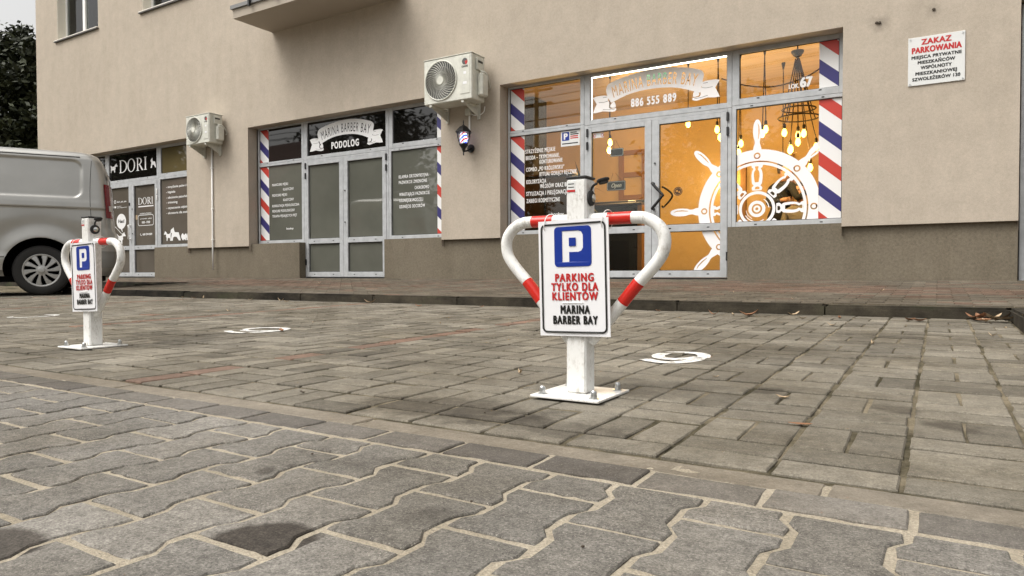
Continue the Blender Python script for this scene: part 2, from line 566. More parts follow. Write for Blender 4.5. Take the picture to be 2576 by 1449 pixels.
paver('brick_grey', (.222, .202, .164), (.172, .155, .125), .5, spread=.3, stain=[(-1.08, 1.42, .34, .16, 5, .42, 1.3), (-.80, 1.38, .3, .1, 0, .35, 1.3), (.03, 1.80, .07, .07, 0, .45, 1.2), (-.08, 1.95, .08, .07, 0, .4, 1.2), (-.42, 2.05, .07, .06, 0, .4, 1.2), (-.5, 2.9, .5, .3, 0, .25, 1.5), (-1.9, 2.1, .5, .2, 0, .25, 1.5), (-.1, 3.6, .5, .3, 0, .25, 1.5), (-3.4, 2.2, .5, .25, 0, .25, 1.5)])
paver('brick_red', (.238, .150, .112), (.195, .132, .102), .45)
paver('walk_grey', (.135, .115, .088), (.110, .094, .072), .3)
paver('walk_red', (.150, .100, .074), (.125, .088, .064), .3)
paver('strip_concrete', (.232, .203, .162), (.205, .180, .145), .35, spread=.08)
def sand(name, c, c2, sc=1.0):
    m = mat(name, c, .95, spec=.15)
    p = coords(m)
    cc = ramp(m, noise(m, 3.5, 5, .65, p), [(.40, c2), (.62, c)])
    cc = mul(m, cc, ramp(m, noise(m, 240, 3, .8, p), [(.25, g(.5)), (.75, g(1.35))]))
    base(m, cc); bump(m, noise(m, 190, 3, .8, p), .7, .006)
    return m
sand('sand_light', (.42, .370, .29), (.31, .27, .205))
sand('sand_dark', (.235, .198, .138), (.05, .044, .026))
m = sand('ground', (.12, .108, .09), (.085, .078, .066))
# kerb: grimy concrete with moss and random black patches
m = mat('kerb', (.16, .145, .115), .9, spec=.2)
p = coords(m)
mp = N(m, 'ShaderNodeMapping'); mp.inputs['Scale'].default_value = (1, 1, 2.2); L(m, p, mp.inputs[0])
n1 = noise(m, 1.3, 6, .7, mp.outputs[0]); n2 = noise(m, 6, 5, .7, p); n3 = noise(m, 180, 3, .7, p)
cc = ramp(m, n1, [(.38, (.010, .009, .007)), (.48, (.028, .024, .018)), (.64, (.070, .060, .043))])
cc = mul(m, cc, ramp(m, n2, [(.3, g(.65)), (.7, g(1.2))]))
cc = mixf(m, ramp(m, noise(m, 2.1, 4, .6, p), [(.56, g(0)), (.68, g(.6))]), cc, (.05, .058, .028))
cc = mul(m, cc, ramp(m, n3, [(.25, g(.7)), (.75, g(1.25))]))
base(m, cc); bump(m, n2, .5, .01, bump(m, n3, .4, .003))
m = mat('road_paint', (.74, .74, .72), .6)
p = coords(m); base(m, mixf(m, ramp(m, noise(m, 34, 6, .8, p), [(.50, g(0)), (.60, g(.9))]), (.76, .76, .74), (.22, .20, .17)))
mat('litter_white', (.62, .58, .5), .8)
mat('leaf_dry', (.24, .115, .055), .7)
mat('leaf_pale', (.40, .30, .19), .75)
mat('leaf_dark', (.05, .035, .022), .75)

# van paint
m = mat('van_paint', (.36, .35, .33), .30, metal=.55, spec=.5)
BS(m).inputs['Coat Weight'].default_value = .35; BS(m).inputs['Coat Roughness'].default_value = .06
p = coords(m, 'obj'); n1 = noise(m, 2.2, 5, .6, p)
base(m, mul(m, (.42, .415, .395), ramp(m, n1, [(.35, g(.93)), (.65, g(1.03))])))
mat('van_trim', (.03, .03, .03), .55)
mat('van_bumper', (.22, .215, .20), .5)
m = mat('hub_silver', (.46, .46, .45), .38, metal=.5)
mat('lamp_red', (.20, .008, .01), .12, spec=.8)
mat('lamp_clear', (.6, .58, .56), .15)

# foliage
def leafmat(name, a, b):
    m = mat(name, a, .6, spec=.3)
    ge = N(m, 'ShaderNodeNewGeometry')
    base(m, ramp(m, ge.outputs['Random Per Island'], [(0, a), (.6, b), (1, tuple(x * 1.5 for x in b))]))
    return m
leafmat('crown_dark', (.012, .017, .008), (.030, .036, .015))
leafmat('crown_green', (.02, .03, .012), (.045, .06, .022))
m = mat('bark', (.07, .055, .04), .9)
mat('house_wall', (.46, .42, .35), .9)
mat('roof_tile', (.12, .05, .035), .8)
m = M['roof_tile']; p = coords(m); base(m, mul(m, (.13, .052, .036), ramp(m, noise(m, 5, 4, .6, p), [(.3, g(.7)), (.7, g(1.2))])))
# ---------------------------------------------------------------- ground, paving, kerbs
YK, XK, XL = 5.0, .362, -10.35          # kerb face, kerb corner at the right, kerb end at the left
SP, SW = .0174, .0345                    # fall of the parking bay and of the pavement
def zp(y): return SP * (y - 1.3)
ZKT = zp(YK) + .072
def zw(y): return ZKT + SW * (y - YK)

def sheet(name, x0, x1, y0, y1, zf, m, nx=1, ny=1):
    mb = MB(); vs_ = []; fs = []
    for j in range(ny + 1):
        for i in range(nx + 1):
            x = x0 + (x1 - x0) * i / nx; y = y0 + (y1 - y0) * j / ny
            vs_.append((x, y, zf(y)))
    for j in range(ny):
        for i in range(nx):
            a = j * (nx + 1) + i
            fs.append((a, a + 1, a + nx + 2, a + nx + 1))
    mb.add(vs_, fs)
    return tag(mb.build(name, M[m], recalc=False), kind='structure')

sheet('ground', -300, 300, -300, 300, lambda y: -.035, 'ground')
road = sheet('driveway', -30, 6, -6, 1.2465, lambda y: -.008, 'sand_light')
parking = sheet('parking_bay', -30, XK + .03, 1.246, 5.1, lambda y: zp(y) - .011, 'sand_dark', 1, 8)
sheet('driveway_apron', -30, XL, 5.1, 7.0, lambda y: zp(y) - .006, 'sand_dark')
walk = sheet('pavement', XL + .1, 6, YK + .1, 8.9, lambda y: zw(y) - .006, 'sand_dark', 1, 4)
sheet('pavement_end', -19, XL + .1, 6.9, 8.9, lambda y: zw(y) - .006, 'sand_dark')
sheet('island', XK + .1, 6, 1.246, YK + .1, lambda y: ZKT - .010, 'sand_dark')

from mathutils import noise as mnoise
def relief_sand(parent, x0, x1, y0, y1, step, zf, amp, m):
    nx, ny = int((x1 - x0) / step), int((y1 - y0) / step); vs_ = []
    for j in range(ny + 1):
        for i in range(nx + 1):
            x = x0 + (x1 - x0) * i / nx; y = y0 + (y1 - y0) * j / ny
            q = mnoise.noise((x * 17, y * 17, 3.1)) * .6 + mnoise.noise((x * 55, y * 55, 7.7)) * .5
            vs_.append((x, y, zf(y) + amp * max(-1, min(1, q * 1.5))))
    fs = [(j * (nx + 1) + i, j * (nx + 1) + i + 1, (j + 1) * (nx + 1) + i + 1, (j + 1) * (nx + 1) + i) for j in range(ny) for i in range(nx)]
    o = MB().add(vs_, fs).build('joint_sand', M[m], parent, smooth=True, recalc=False)
    o['kind'] = 'stuff'
relief_sand(road, -4.6, 1.6, -.7, 1.2463, .021, lambda y: -.0032, .0026, 'sand_light')
relief_sand(parking, -7.0, XK + .02, 1.247, 5.02, .034, lambda y: zp(y) - .0042, .0026, 'sand_dark')

def rough(outline, step, amp, seed):
    r = random.Random(seed); out = []
    for i in range(len(outline)):
        a, b = Vector(outline[i]), Vector(outline[(i + 1) % len(outline)])
        k = max(1, round((b - a).length / step)); nn = Vector((-(b - a).y, (b - a).x)).normalized()
        for j in range(k):
            p = a.lerp(b, j / k) + nn * r.uniform(0, amp) * (1 if j else .8)
            if not j: p += (b - a).normalized() * r.uniform(0, amp)
            out.append((p.x, p.y))
    return out
def block(outline, h, ch=.003, drop=.0):
    """paver mesh: flat top with a small chamfer and sides, no underside"""
    n = len(outline)
    cx = sum(p[0] for p in outline) / n; cy = sum(p[1] for p in outline) / n
    inner = []
    for i in range(n):
        a, b, c = Vector(outline[i - 1]), Vector(outline[i]), Vector(outline[(i + 1) % n])
        e1 = (b - a).normalized(); e2 = (c - b).normalized()
        m = Vector((-e1.y, e1.x)) + Vector((-e2.y, e2.x)); m = m / max(.5, m.dot(Vector((-e1.y, e1.x))))
        inner.append((b.x + m.x * ch, b.y + m.y * ch))
    v = [(p[0], p[1], -h) for p in outline] + [(p[0], p[1], -ch) for p in outline] + [(p[0], p[1], 0) for p in inner]
    f = []
    for k in (0, n):
        f += [(k + i, k + (i + 1) % n, k + n + (i + 1) % n, k + n + i) for i in range(n)]
    f.append(tuple(range(2 * n, 3 * n)))
    return v, f
def rect_outline(w, d): return [(-w / 2, -d / 2), (w / 2, -d / 2), (w / 2, d / 2), (-w / 2, d / 2)]
def mesh_of(name, vf, m):
    me = bpy.data.meshes.new(name); me.from_pydata(vf[0], [], vf[1]); me.materials.append(M[m]); me.update()
    return me

def lay(parent, spots, name, stuff_name, limit=300):
    """spots: (dist2, x, y, z, rot, tiltx, tilty, meshkey); nearest `limit` become parts, the rest one joined part"""
    spots.sort(key=lambda s: s[0])
    for s in spots[:limit]:
        o = bpy.data.objects.new(name, MESH[s[7]])
        o.location = (s[1], s[2], s[3]); o.rotation_euler = (s[5], s[6], s[4])
        col.objects.link(o); o.parent = parent
    rest = spots[limit:]
    groups = {}
    for s in rest: groups.setdefault(MESH[s[7]].materials[0].name, []).append(s)
    for mname, ss in groups.items():
        mb = MB()
        for s in ss:
            mt = Matrix.Translation((s[1], s[2], s[3])) @ Matrix.Rotation(s[4], 4, 'Z') @ Matrix.Rotation(s[6], 4, 'Y') @ Matrix.Rotation(s[5], 4, 'X')
            vf = VF[s[7]]
            mb.add([mt @ Vector(v) for v in vf[0]], vf[1])
        o = mb.build(stuff_name, bpy.data.materials[mname], parent, local=True, recalc=False)
        o['kind'] = 'stuff'

MESH, VF = {}, {}
def reg(key, vf, m): VF[key] = vf; MESH[key] = mesh_of(key, vf, m)
def jit(a): return rnd.uniform(-a, a)

# --- near paving: double-T interlocking pavers
hw, ww, hl = .0715, .0525, .0945
def tshape(y0, y1):
    prof = [(-hl, hw - .002), (-.062, hw), (-.034, ww), (.034, ww), (.062, hw), (hl, hw - .002)]
    def wd(y):
        for (a, wa), (b, wb) in zip(prof, prof[1:]):
            if a <= y <= b: return wa + (wb - wa) * (y - a) / (b - a)
        return prof[-1][1]
    ys = [y0] + [y for y, _ in prof if y0 < y < y1] + [y1]
    return [(wd(y), y) for y in ys] + [(-wd(y), y) for y in reversed(ys)]
for v_ in range(6):
    reg('t_paver%d' % v_, block(rough(tshape(-hl, hl), .05, .0022, v_), .05, .0024), 'behaton')
    reg('t_paver_half%d' % v_, block(rough(tshape(-.0945, -.003), .05, .0022, 50 + v_), .05, .0024), 'behaton')
spots = []
for k in range(-30, 26):
    cx = -1.4465 + .134 * k
    if cx < -5.4 or cx > 1.9: continue
    off = .667 if k % 2 == 0 else .565
    for mrow in range(-12, 3):
        cy = off + .1 + .2 * mrow
        key = 't_paver'
        if cy + .1 > 1.09:
            if cy - .1 > 1.0: continue
            key = 't_paver_half'
            if k % 2 == 0: continue
        d2 = (cx + .75)**2 * .35 + (cy - .6)**2
        if cy < .12 - .0 * cx: d2 += 4
        spots.append((d2, cx + jit(.0015), cy + jit(.0015), jit(.0007), jit(R(.5)), jit(R(.2)), jit(R(.2)), key + str(rnd.randrange(6))))
lay(road, spots, 'paver', 'paver_field', 280)

# --- one row of bricks along the concrete strip
for v_ in range(5): reg('edge%d' % v_, block(rough(rect_outline(.191, .091), .05, .0022, 90 + v_), .05, .0025), 'edge_brick')
for k in range(-40, 6):
    o = bpy.data.objects.new('edge_brick', MESH['edge%d' % rnd.randrange(5)])
    o.location = (-.527 + .2 * k + jit(.002), 1.125 + jit(.001), jit(.001)); o.rotation_euler = (jit(R(.4)), jit(R(.3)), jit(R(.4)))
    col.objects.link(o); o.parent = road
reg('strip', block(rect_outline(.992, .076), .08, .004), 'strip_concrete')
for k in range(-9, 2):
    o = bpy.data.objects.new('concrete_strip', MESH['strip'])
    o.location = (-.95 + k + .3, 1.211, -.001 + jit(.0008)); o.rotation_euler = (0, jit(R(.05)), jit(R(.05)))
    col.objects.link(o); o.parent = road

# --- bricks of the parking bay: woven cells, coloured stall lines
P_ = .2015
for nm, m_ in (('g', 'brick_grey'), ('r', 'brick_red')):
    for v_ in range(6): reg('brick_' + nm + str(v_), block(rough(rect_outline(.1955 if v_ < 4 else .189, .0945), .06, .0028, 200 + v_), .06, .003), m_)
spots = []
ix0 = int(-13.0 / P_)
rows = int((YK - 1.262) / P_)
for ix in range(ix0, 2):
    xl = -.049 + P_ * (ix - 0)
    xc = xl + P_ / 2
    if xc > XK - .05: continue
    y = 1.262
    col_r = random.Random(1000 + ix)
    seam = min((abs(xc - (-2.15 - 2.5 * k)) for k in range(0, 5)))
    redcol = seam < P_ / 2
    iy = col_r.choice((0, 1)) if xc > -1.3 else ix % 2
    shear = .0
    while y < YK - .09:
        if xc > -1.3:
            typ = 'L' if (iy % 3 == 2) else 'T'
            if col_r.random() < .12: typ = 'T'
            h = P_ if typ == 'L' else P_ / 2
        else:
            typ = 'L' if (redcol or (iy % 2 == 0)) else 'TT'
            h = P_
        if y + h > YK + .02: typ, h = 'T', P_ / 2
        yc = y + h / 2
        def put(x, yy, rot, red):
            d2 = (x * .6 + .5)**2 * .30 + (yy - 1.2)**2 + max(0, x - .15 * yy) * 8
            spots.append((d2, x + jit(.002), yy + jit(.0015), zp(yy) + jit(.0016), rot + jit(R(.7)), jit(R(.45)), jit(R(.45)), 'brick_' + ('r' if red else 'g') + str(rnd.randrange(6))))
        if typ == 'T': put(xc, yc, 0, redcol and rnd.random() < .3)
        elif typ == 'TT':
            put(xc, y + h * .25, 0, rnd.random() < .006); put(xc, y + h * .75, 0, False)
        else:
            put(xc - P_ / 4, yc, math.pi / 2, redcol and rnd.random() < .92); put(xc + P_ / 4, yc, math.pi / 2, False)
        y += h + .0006; iy += 1
# a short coloured row beside the strip further left
for s in range(4):
    pass
lay(parking, spots, 'brick', 'brick_field', 300)

# --- pavement bricks
for nm, m_ in (('g', 'walk_grey'), ('r', 'walk_red')):
    reg('walk_' + nm, block(rect_outline(.1955, .0945), .06, .004), m_)
spots = []
def walk_area(x0, x1, y0, y1, zf=zw):
    ny = int((y1 - y0) / .1)
    for j in range(ny):
        yy = y0 + .05 + .1 * j
        nx = int((x1 - x0) / .2)
        for i in range(nx + 1):
            xx = x0 + .1 + .2 * i - (.1 if j % 2 else 0)
            if xx > x1 or xx < x0: continue
            redp = .78 if 6.35 < yy < 7.9 else (.25 if yy > 5.7 else .06)
            redp *= .75 + .5 * math.sin(xx * .9 + yy * 2.2)
            d2 = (xx + 1.5)**2 * .5 + (yy - 5)**2 + max(0, xx - .15 * yy) * 30
            spots.append((d2, xx + jit(.002), yy + jit(.002), zf(yy) + jit(.0018), jit(R(.6)), jit(R(.5)), jit(R(.4)), 'walk_r' if rnd.random() < redp else 'walk_g'))
walk_area(XL + .14, 1.7, YK + .125, 8.70)
walk_area(-19, XL + .12, 6.95, 8.70)
walk_area(XK + .125, 2.6, 1.3, YK + .12, lambda y: ZKT - .004)
lay(walk, spots, 'brick', 'brick_field', 300)

# --- kerb stones, 1 m each, slightly uneven
def kerb_stone(x0, x1, y0, y1, z0, z1, along_x=True):
    mb = MB(); bm = bmesh.new(); bmesh.ops.create_cube(bm, size=1)
    for v in bm.verts:
        v.co = Vector(((x0 + x1) / 2 + v.co.x * (x1 - x0), (y0 + y1) / 2 + v.co.y * (y1 - y0), (z0 + z1) / 2 + v.co.z * (z1 - z0)))
    bmesh.ops.bevel(bm, geom=[e for e in bm.edges if all(v.co.z > (z0 + z1) / 2 for v in e.verts)], offset=.014, segments=2, affect='EDGES')
    bm.verts.index_update()
    mb.add([v.co[:] for v in bm.verts], [[v.index for v in f.verts] for f in bm.faces]); bm.free()
    return mb
kerb = tag(empty('kerb', (XL, YK, 0)), kind='structure')
x = XK
k = 0
while x > XL:
    x0 = max(XL, x - 1.0)
    dz, dy = jit(.004), jit(.004)
    kerb_stone(x0 + .004, x - .004, YK + dy, YK + .118 + dy, -.1, ZKT + dz).build('kerb_stone', M['kerb'], kerb)
    x -= 1.0; k += 1
for j in range(5):
    y1 = YK - j * 1.0 + .118
    y0 = max(1.262, y1 - 1.0)
    if y1 - y0 < .1: break
    kerb_stone(XK + jit(.003), XK + .12, y0 + .004, y1 - .004, -.1, ZKT + jit(.003) - .004).build('kerb_stone', M['kerb'], kerb)
for j in range(2):
    kerb_stone(XL - .118, XL - .002, YK + .02 + j, YK + 1.012 + j, -.1, zw(YK + .5 + j)).build('kerb_stone', M['kerb'], kerb)
for j in range(8):
    kerb_stone(XL - 1.12 - j, XL - .128 - j, 6.86, 6.975, -.1, zw(6.9) + jit(.003)).build('kerb_stone', M['kerb'], kerb)

# --- worn white figures painted on the parking bay
def painted(pts, w, label):
    line = spline(pts, 7)
    p = ribbon([q[:2] for q in line], w)
    mb = MB(); n = len(line)
    for i in range(n - 1):
        a, b, c, d = p[i], p[i + 1], p[2 * n - 2 - i], p[2 * n - 1 - i]
        mb.add([(q[0], q[1], zp(q[1]) + .0019) for q in (a, b, c, d)], [(0, 1, 2, 3)])
    o = mb.build('painted_figure', M['road_paint'])
    for pl in o.data.polygons:
        if pl.normal.z < 0: pl.flip()
    return tag(o, label, 'road marking', 'worn figures painted on the parking bay')
f1 = [(-.945, 2.50), (-.90, 2.465), (-.847, 2.451), (-.80, 2.48), (-.768, 2.56), (-.765, 2.66), (-.80, 2.735), (-.855, 2.75), (-.915, 2.72), (-.935, 2.64), (-.915, 2.575), (-.88, 2.548), (-.835, 2.552), (-.795, 2.595), (-.778, 2.64)]
painted(f1, .050, 'worn white ring-shaped figure painted on the bricks right of the nearer barrier')
painted([(q[0] - 2.46 + (q[0] + .85) * .5, q[1] + .03) for q in f1], .044, 'worn white figure painted on the bricks between the two barriers')
painted([(q[0] - 5.07 + (q[0] + .85) * .3, q[1] + .03) for q in f1[:9]], .036, 'worn white figure painted on the bricks left of the farther barrier, at the photo edge')
# ---------------------------------------------------------------- the building
YT, YPL, YF, YG = 8.60, 8.655, 8.80, 8.83
ZB, ZT, ZR = .26, .862, 3.085
BX0, BX1, BY1, BZ1 = -19.0, 5.2, 20.0, 11.5
house = thing('building', 'beige rendered building with shop fronts along its ground floor', 'building', (-8.0, YT, ZB))

def wall_holes(x0, x1, z0, z1, holes, y, depth):
    mb = MB()
    xs = sorted(set([x0, x1] + [h[0] for h in holes] + [h[1] for h in holes]))
    zs = sorted(set([z0, z1] + [h[2] for h in holes] + [h[3] for h in holes]))
    xs = [x for x in xs if x0 <= x <= x1]; zs = [z for z in zs if z0 <= z <= z1]
    for i in range(len(xs) - 1):
        for j in range(len(zs) - 1):
            cx, cz = (xs[i] + xs[i + 1]) / 2, (zs[j] + zs[j + 1]) / 2
            if any(h[0] < cx < h[1] and h[2] < cz < h[3] for h in holes): continue
            mb.add([(xs[i], y, zs[j]), (xs[i + 1], y, zs[j]), (xs[i + 1], y, zs[j + 1]), (xs[i], y, zs[j + 1])], [(0, 1, 2, 3)])
            if j == 0:
                mb.add([(xs[i], y, z0), (xs[i], y + .075, z0), (xs[i + 1], y + .075, z0), (xs[i + 1], y, z0)], [(0, 1, 2, 3)])
    for (a, b, c, d) in holes:
        Q = [((a, c), (a, d)), ((b, d), (b, c)), ((a, d), (b, d))] + ([((b, c), (a, c))] if c > z0 else [])
        for (p, q) in Q:
            mb.add([(p[0], y, p[1]), (q[0], y, q[1]), (q[0], y + depth, q[1]), (p[0], y + depth, p[1])], [(0, 1, 2, 3)])
    return mb
SH = [-17.54, -11.05, -5.46]               # left frame edge of the three shop fronts
UW = [(-17.98, -16.18, 5.905, 7.40), (-14.45, -12.70, 5.905, 7.40), (-9.3, -8.0, 4.96, 7.2), (-5.2, -3.4, 5.905, 7.40), (-1.6, .2, 5.905, 7.40)]
holes = [(-17.58, -12.975, ZT - .1, ZR), (-11.08, -6.545, ZT - .1, ZR), (-5.47, -.932, ZT - .1, ZR), (.678, 2.2, ZT - .1, ZR)] + UW
wall_holes(BX0, BX1, ZT, BZ1, holes, YT, .205).build('wall', M['stucco'], house, recalc=False)
sw = MB()
for x in (BX0, BX1):
    sw.add([(x, YT, ZT), (x, BY1, ZT), (x, BY1, BZ1), (x, YT, BZ1)], [(0, 1, 2, 3)])
    sw.add([(x * 1.0 + (.05 if x < 0 else -.05), YPL, -.1), (x + (.05 if x < 0 else -.05), BY1, -.1), (x + (.05 if x < 0 else -.05), BY1, ZT + .1), (x + (.05 if x < 0 else -.05), YPL, ZT + .1)], [(0, 1, 2, 3)])
sw.add([(BX0, BY1, -.1), (BX1, BY1, -.1), (BX1, BY1, BZ1), (BX0, BY1, BZ1)], [(0, 1, 2, 3)])
sw.build('side_wall', M['stucco'], house, recalc=False)
MB().box(BX0 - .4, BX1 + .4, YT - .45, BY1 + .4, BZ1, BZ1 + .25).build('roof', M['roof_tile'], house)
for (a, b) in ((BX0 + .05, -16.25), (-14.222, -9.775), (-7.762, -4.175), (-2.207, .68), (2.2, BX1 - .05)):
    MB().box(a, b, YPL, YF + .10, -.1, .904).build('plinth', M['plinth'], house)

def bars(x0, x1, z0, z1, gx0, gx1, gz0, gz1, y0=YF, y1=YF + .06, rails=()):
    """frame of four bars (plus rails) round an opening"""
    mb = MB()
    mb.cbox(x0, gx0, y0, y1, z0, z1, .003); mb.cbox(gx1, x1, y0, y1, z0, z1, .003)
    mb.cbox(gx0, gx1, y0 + .0005, y1, z0, gz0, .003); mb.cbox(gx0, gx1, y0 + .0005, y1, gz1, z1, .003)
    for (a, b) in rails: mb.cbox(gx0, gx1, y0 + .0005, y1, a, b, .003)
    return mb
def gasket(gx0, gx1, gz0, gz1, par, w=.008, y=YG - .006):
    mb = MB()
    mb.box(gx0, gx0 + w, y, YG, gz0, gz1); mb.box(gx1 - w, gx1, y, YG, gz0, gz1)
    mb.box(gx0 + w, gx1 - w, y, YG, gz0, gz0 + w); mb.box(gx0 + w, gx1 - w, y, YG, gz1 - w, gz1)
    mb.build('gasket', M['gasket'], par)
def pane(gx0, gx1, gz0, gz1, m, par, y=YG):
    return MB().box(gx0, gx1, y, y + .008, gz0, gz1).build('pane', M[m], par)
def caps(par, xs, z, y=YF - .0035):
    for x in xs: MB().cbox(x - .016, x + .016, y, y + .006, z - .006, z + .006, .002).build('drain_cap', M['gasket'], par)
def hinge(par, x, z, y=YF - .012, m='black_plastic', h=.11):
    MB().cbox(x - .014, x + .014, y - .012, YF - .001, z - h / 2, z + h / 2, .004).build('hinge', M[m], par)

def part(name, o=house): return empty(name, (0, 0, 0), 0, o)

def stripes(x0, x1, z0, z1, zred, par, P=.70, t=.163, slope=.86):
    """diagonal red / blue bands on a white strip; zred = top of a red band at the left edge"""
    Y = YG - .0025
    MB().box(x0, x1, Y, YG - .0004, z0, z1).build('stripe_film', M['vinyl_white'], par)
    for m_, ph in (('vinyl_red', 0), ('vinyl_blue', P / 2)):
        for k in range(-7, 8):
            zt = zred + ph + k * P; dx = x1 - x0
            poly = clip_rect([(x0, zt), (x0, zt - t), (x1, zt - t - slope * dx), (x1, zt - slope * dx)], x0, x1, z0, z1)
            if len(poly) > 2:
                MB().add([(p[0], Y - .0012, p[1]) for p in poly], [tuple(range(len(poly)))]).build('red_stripe' if m_ == 'vinyl_red' else 'blue_stripe', M[m_], par)

def letters(par, lines, m='vinyl_white', Y=YG - .003, name='lettering'):
    for (s, x, z, h, kw) in lines:
        fill(MB(), text_polys(s, x, z, h, **kw), onwall(Y)).build(name, M[m], par, recalc=False)

# ribbon banner with the name cut out of it, used on two transoms
def banner(par, cx, zb, under, vm='vinyl_white'):
    top = spline([(-.60, .13), (-.655, .235), (-.668, .33), (-.61, .400), (-.33, .465), (0, .495), (.33, .468), (.60, .400), (.668, .335), (.655, .25), (.62, .10)], 6)
    bot = spline([(.62, .10), (.32, .205), (0, .240), (-.32, .215), (-.60, .13)], 6)
    body = top + bot[1:-1]
    cut = []
    for gl in text_polys('MARINA BARBER BAY', 0, 0, .150, width=1.13, align='c', sp=.10):
        for q in gl:
            cut.append([(u * (1 + .45 * v) , .283 - .29 * u * u + v) for (u, v) in q])
    polys = [[(cx + p[0], zb + p[1]) for p in q] for q in [body] + cut]
    fill(MB(), [polys], onwall(YG - .003)).build('banner', M[vm], par, recalc=False)
    for s in (-1, 1):
        tail = [(-.640, .228), (-.75, .245), (-.869, .228), (-.812, .140), (-.869, .019), (-.72, .030), (-.58, .005), (-.527, .020), (-.527, .048), (-.60, .050), (-.628, .075), (-.622, .135), (-.645, .17)]
        curl = [(-.600, .110), (-.551, .142), (-.528, .062), (-.590, .062), (-.612, .078)]
        for nm, pl in (('banner_tail', tail), ('banner_fold', curl)):
            pl = spline(pl, 2, True)
            fill(MB(), [[[(cx + s * p[0], zb + p[1]) for p in pl]]], onwall(YG - .0032)).build(nm, M[vm], par, recalc=False)
        for ln in ([(-.78, .155), (-.70, .150), (-.645, .160)], [(-.72, .055), (-.64, .040), (-.55, .035)], [(-.72, .215), (-.66, .215)]):
            fill(MB(), [[ribbon([(cx + s * p[0], zb + p[1]) for p in ln], .005)]], onwall(YG - .0042)).build('banner_line', M['vinyl_grey'], par, recalc=False)
    letters(par, [(under[0], cx + under[1], zb + under[2], under[3], dict(width=under[4], bold=.06, align='c', sp=.12))], vm)

FILM = {0: 'film_brown', 1: 'film_green', 2: 'glass_clear'}
shop_parts = {}
for si, ox in enumerate(SH):
    F = FILM[si]
    T = {0: ('glass_dark', 'glass_dark', 'glass_olive'), 1: ('glass_dark',) * 3, 2: ('glass_clear',) * 3}[si]
    def fr(nm, x0, x1, z0, z1, a, b, c, d, gm, capz=None):
        w = part(nm)
        bars(ox + x0, ox + x1, z0, z1, ox + a, ox + b, c, d).build('frame', M['alu'], w)
        gasket(ox + a, ox + b, c, d, w)
        pane(ox + a, ox + b, c, d, gm, w)
        if capz: caps(w, (ox + a + (b - a) * .2, ox + a + (b - a) * .82), capz)
        return w
    wl = fr('shop_window', 0, 1.247, .905, 2.402, .03, 1.186, .965, 2.360, F, .935)
    tl = fr('transom_window', 0, 1.247, 2.404, 3.084, .03, 1.186, 2.437, 3.055, T[0], 2.42)
    tc = fr('transom_window', 1.250, 3.262, 2.389, 3.084, 1.335, 3.200, 2.455, 3.055, T[1], 2.432)
    tr = fr('transom_window', 3.265, 4.525, 2.404, 3.084, 3.350, 4.470, 2.483, 3.030, T[2], 2.466)
    wr = fr('shop_window', 3.265, 4.525, .905, 2.402, 3.315, 4.505, .968, 2.360, F, .935)
    caps(wr, (ox + 3.5, ox + 4.3), 2.38)
    df = part('door_frame')
    mb = MB(); mb.cbox(ox + 1.250, ox + 1.307, YF, YF + .06, .262, 2.386, .003); mb.cbox(ox + 3.213, ox + 3.262, YF, YF + .06, .262, 2.386, .003)
    mb.cbox(ox + 1.3075, ox + 3.2125, YF, YF + .06, 2.349, 2.386, .003)
    mb.build('frame', M['alu'], df)
    MB().box(ox + 1.30, ox + 3.22, YF - .02, YF + .06, .235, .280).build('threshold', M['gasket'], df)
    doors = []
    for li, (x0, x1, a, b) in enumerate(((1.309, 2.228, 1.360, 2.132), (2.232, 3.211, 2.330, 3.126))):
        d = part('door')
        bars(ox + x0, ox + x1, .284, 2.347, ox + a, ox + b, .372, 2.285, YF - .006, YF + .055, rails=((.878, .967),)).build('leaf_frame', M['alu'], d)
        gasket(ox + a, ox + b, .372, .878, d); gasket(ox + a, ox + b, .967, 2.285, d)
        pane(ox + a, ox + b, .372, .878, F, d); pane(ox + a, ox + b, .967, 2.285, F, d)
        caps(d, (ox + a + .15, ox + b - .15), .922, YF - .0095); caps(d, (ox + a + .15, ox + b - .15), .33, YF - .0095)
        hx = ox + (1.30 if li == 0 else 3.215)
        for hz in ((2.28, 2.10) if si else (2.12, 1.98)) + (.55,): hinge(d, hx, hz, m='black_plastic' if si else 'pvc')
        for kz in (1.78, 1.235): 
            if li == 1: MB().lathe([(.012, 0), (.012, .012), (.006, .014)], (ox + 2.275, YF - .02, kz), 'y', 10).build('lock_cylinder', M['steel_dark'], d)
        doors.append(d)
    shop_parts[si] = dict(wl=wl, tl=tl, tc=tc, tr=tr, wr=wr, d1=doors[0], d2=doors[1], ox=ox)

# barber pole strips on the two right-hand shops
for si in (1, 2):
    q = shop_parts[si]; ox = q['ox']
    stripes(ox + .036, ox + .27, .972, 2.353, 1.80, q['wl'])
    stripes(ox + .036, ox + .27, 2.444, 3.048, 3.215, q['tl'])
    stripes(ox + 4.255, ox + 4.498, .975, 2.353, 1.765, q['wr'])
    stripes(ox + 4.255, ox + 4.463, 2.490, 3.023, 3.18, q['tr'])

